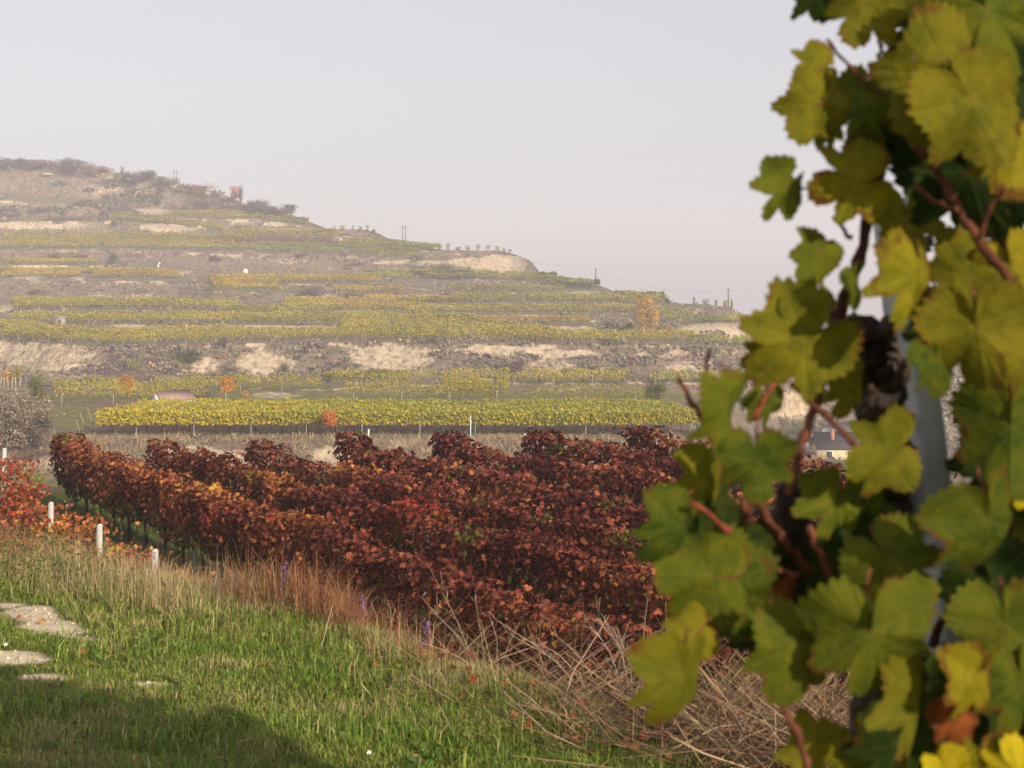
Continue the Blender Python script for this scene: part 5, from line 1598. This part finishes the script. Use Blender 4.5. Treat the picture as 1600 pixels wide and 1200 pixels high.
LEAVES = [  # x, y, width px, rot, distance, kind, (tilt x, tilt z)
    (1282, -8, 95, 20, 1.62, 'd', (10, 20)), (1350, 20, 120, -25, 1.60, 'o', (0, -15)), (1272, 112, 92, -70, 1.58, 'o', (0, 25)), (1268, 178, 112, -35, 1.57, 'o', (5, 15)), (1298, 205, 70, 5, 1.6, 'o', (0, 40)),
    (1350, 170, 120, -10, 1.62, 'g', (0, -35)), (1222, 303, 100, -40, 1.58, 'g', (10, 35)), (1326, 288, 128, -80, 1.56, 'y', (5, 10)), (1372, 232, 90, 30, 1.64, 'o', (0, 30)),
    (1276, 408, 98, -30, 1.60, 'g', (0, 40)), (1240, 545, 172, -50, 1.56, 'o', (5, 5)), (1246, 490, 80, -120, 1.57, 'o', (0, 20)), (1135, 652, 130, 5, 1.55, 'g', (0, 50)),
    (1182, 735, 118, 5, 1.50, 'g', (5, 0)), (1105, 752, 96, -15, 1.58, 'o', (0, 45)), (1055, 838, 125, -35, 1.52, 'g', (20, 40)), (1092, 900, 150, -95, 1.55, 'g', (10, 10)), (1140, 935, 150, 10, 1.57, 'g', (0, -10)),
    (1064, 1078, 150, -10, 1.42, 'o', (10, 35)), (1242, 1030, 150, -15, 1.47, 'g', (5, 10)), (1362, 1015, 195, 5, 1.42, 'g', (5, -5)), (1405, 893, 135, 40, 1.50, 'g', (0, -10)),
    (1372, 712, 130, -75, 1.55, 'o', (10, 15)), (1302, 795, 115, -20, 1.60, 'g', (0, 20)), (1332, 612, 95, -5, 1.68, 'o', (0, 30)), (1430, 445, 135, -12, 1.48, 'y', (0, 38)),
    (1468, 575, 90, 15, 1.52, 'g', (5, 30)), (1530, 535, 150, 10, 1.50, 'o', (5, -15)), (1500, 445, 130, -40, 1.58, 'o', (0, -10)), (1470, 140, 190, -40, 1.50, 'o', (5, 15)), (1520, 292, 180, 20, 1.62, 'd', (10, 0)),
    (1548, 40, 185, 15, 1.52, 'g', (0, -10)), (1440, 40, 110, -30, 1.66, 'd', (0, 30)), (1585, 255, 120, -10, 1.50, 'y', (0, 30)), (1530, 180, 170, 30, 1.46, 'o', (0, 15)), (1580, 690, 165, 0, 1.52, 'g', (5, -15)),
    (1548, 835, 160, 15, 1.44, 'g', (0, 25)), (1572, 820, 110, 0, 1.50, 'y', (0, 40)), (1596, 765, 55, 10, 1.52, 'Y', (0, 20)), (1515, 1075, 120, -25, 1.44, 'y', (5, 25)), (1495, 1130, 75, 20, 1.46, 'b', (0, 10)),
    (1436, 1110, 165, -15, 1.46, 'o', (0, 52)), (1575, 1000, 150, 10, 1.52, 'g', (0, -10)), (1482, 1205, 95, 170, 1.36, 'Y', (35, 0)), (1540, 1195, 80, 150, 1.38, 'y', (30, 10)), (1590, 1200, 85, 190, 1.36, 'Y', (30, 0)),
    (1212, 945, 82, -10, 1.64, 'b', (0, 30)), (1420, 352, 100, 10, 1.72, 'o', (0, -30)), (1588, 430, 110, 20, 1.56, 'y', (0, -20)), (1590, 590, 130, -20, 1.55, 'o', (0, 10)), (1560, 930, 140, 25, 1.56, 'd', (0, -15)),
    (1320, 880, 130, 25, 1.68, 'd', (0, 0)), (1450, 230, 130, 0, 1.64, 'd', (0, 10)),
    (1575, 130, 150, 40, 1.58, 'd', (0, 0)), (1590, 330, 110, 10, 1.64, 'd', (0, 20)), (1560, 740, 140, -30, 1.62, 'd', (0, 0)), (1570, 900, 120, 0, 1.66, 'g', (0, 20)), 
    (1475, 520, 110, -15, 1.6, 'd', (0, 20)),  (1350, 820, 110, 40, 1.72, 'g', (0, -20)),
    (1540, 1130, 130, 20, 1.56, 'd', (0, 0)), (1400, 1180, 130, -20, 1.6, 'd', (0, 10)), (1350, 1190, 120, 20, 1.64, 'o', (0, 20)), (1592, 1090, 130, 0, 1.5, 'g', (0, 20)),
    (1090, 850, 100, 20, 1.60, 'd', (0, 20)), (1150, 860, 110, -20, 1.62, 'd', (10, 0)), (1200, 880, 90, 10, 1.66, 'd', (0, 20)), (1120, 790, 90, 25, 1.62, 'd', (0, 30)), 
    (1080, 1000, 90, -60, 1.50, 'o', (0, 30)), (1190, 1000, 100, -10, 1.60, 'd', (0, 20)), (1310, 960, 110, -20, 1.62, 'd', (0, 10)), (1270, 1180, 110, -20, 1.55, 'o', (0, 30)),
    (1185, 560, 60, -70, 1.57, 'o', (0, 20)), (1200, 640, 70, 10, 1.58, 'g', (0, 30)), (1290, 480, 60, 30, 1.6, 'o', (0, 40)), (1340, 450, 70, 20, 1.66, 'g', (0, 50)),
]
stalks = MB()
for x, y, w, rot, D, kind, tilt in LEAVES:
    tl = (tilt[0] + R.normal(0, 5), tilt[1] + R.normal(0, 5))
    o, c, back_d = add_leaf(x, y, w, rot, D, kind, tl)
    ln_ = w / FPX * D * .55
    e = c + unit(back_d + np.array([.25, .6, .2])) * ln_
    mb = MB(); tube(mb, spline([c, (c + e) / 2 + R.normal(0, .004, 3), e], 3), .0016, (.18, .06, .03), 5)
    mb.build('leaf_stalk', M_WOOD, vine, smooth_faces=True)
# leaves deeper in the hedge, to the right
k = 0
while k < 95:
    x, y = R.uniform(1400, 1720), R.uniform(-120, 1400)
    lim = np.interp(y, [-120, 0, 200, 330, 420, 600, 900, 1000, 1400], [1440, 1450, 1490, 1570, 1520, 1590, 1610, 1500, 1340])
    if x < lim:
        continue
    add_leaf(x, y, R.uniform(90, 170), R.normal(0, 40), R.uniform(1.62, 2.05), R.choice(['d', 'd', 'g', 'o']), (R.normal(0, 18), R.normal(0, 28)))
    k += 1

# steel post and wires of the big vine's trellis
def c_profile(P, w, d, col, m, name, parent):
    """A folded sheet-steel post: channel section swept along P."""
    sec = [(-w, 0), (-w, d), (-w * .55, d), (-w * .55, d * .35), (w * .55, d * .35), (w * .55, d), (w, d), (w, 0), (w * .3, 0), (w * .18, -d * .18), (-w * .18, -d * .18), (-w * .3, 0)]
    P = np.asarray(P)
    n = len(sec)
    V, Q = [], []
    for p in P:
        for u, v in sec:
            V.append((p[0] + u * .93 + v * .35, p[1] - u * .35 + v * .93, p[2]))
    for i in range(len(P) - 1):
        for j in range(n):
            k = (j + 1) % n
            Q.append((i * n + j, i * n + k, (i + 1) * n + k, (i + 1) * n + j))
    V = np.array(V)
    T = [((len(P) - 1) * n + 0, (len(P) - 1) * n + j, (len(P) - 1) * n + j + 1) for j in range(1, n - 1)]
    return MB().add(V, T, Q, col).build(name, m, parent)
PB, PT = pt(1545, 1560, 1.62), pt(1398, 345, 2.02)
post = thing('trellis_post', 'grey galvanised steel trellis post leaning behind the big vine leaves', 'post', PB)
c_profile([PB + (PT - PB) * f for f in np.linspace(0, 1, 12)], .031, .022, (.43, .44, .425), M_METAL, 'post_profile', post)
hk = MB()
h0 = PB + (PT - PB) * .958
tube(hk, spline([h0 + [-.03, -.02, .012], h0 + [0, -.035, .004], h0 + [.035, -.03, .010], h0 + [.04, .0, 0]], 4), .006, (.05, .035, .03), 6)
tube(hk, spline([h0 + [-.028, -.03, -.006], h0 + [0, -.04, -.012], h0 + [.036, -.034, -.004]], 4), .004, (.03, .12, .11), 6)
hk.build('wire_tie', M_METAL, post)
slot = MB()
for f in (.56, .70, .84):
    p = PB + (PT - PB) * f
    tube(slot, [p + [-.012, -.0105, -.009], p + [-.012, -.0105, .009]], .004, (.015, .015, .015), 6)
slot.build('slot', M_METAL, post)
w_ = MB()
a = h0 + np.array([0, -.035, 0])
tube(w_, spline([a, a + [.25, -.12, .012], a + [.9, -.7, .03], a + [2.0, -2.6, .03]], 6), .0022, (.06, .07, .06), 6)
tag(w_.build('trellis_wire', M_METAL), 'dark trellis wire running right from the top of the steel post', 'wire')

# the row goes on behind the camera: neighbouring vines that shade the big one
ROWD = np.array([.55, -.835])
for i, (s0, half, ht) in enumerate(((.95, 1.05, .64), (2.1, 1.3, .84), (3.3, 1.4, 1.0), (4.5, 1.45, 1.1))):
    c0 = np.array([1.10, 1.87]) + ROWD * s0
    b = np.array([c0[0], c0[1], float(ground_z(c0[0], c0[1]))])
    t = thing('grape_vine', ('nearest', 'second', 'third', 'farthest')[i] + ' neighbouring grape vine continuing the row outside the view', 'vine', b, 'vines of the row beside the viewer')
    st = MB(); tube(st, spline([b - [0, 0, .1], b + [.03, 0, .5], b + [-.02, .02, 1.0], b + [0, 0, 1.4]], 4), np.linspace(.045, .03, 13), (.07, .05, .04), 9, .2)
    st.build('trunk', M_WOOD, t)
    n = 1900
    q = R.uniform(-.75, .75, n)
    u = R.uniform(-1, 1, n) * half
    P = np.stack([c0[0] + ROWD[0] * q - ROWD[1] * u * -1, c0[1] + ROWD[1] * q + ROWD[0] * u * -1 * -1, b[2] + .5 + (ht - b[2] - .5) * R.beta(1.3, 1.1, n)], -1)
    ok = (P[:, 0] > .43 * P[:, 1] + .22) | (P[:, 1] < -.25)
    P = P[ok]
    n = len(P)
    mb = MB(); cloud(mb, P, R.uniform(.12, .18, n), R.normal(0, 1, (n, 3)), np.tile([0, 0, -1.0], (n, 1)), LOBED, pal([(.07, .09, .015), (.16, .15, .02), (.28, .22, .02)], [3, 3, 1], n), .4)
    mb.build('foliage', M_FOL, t, kind='stuff')
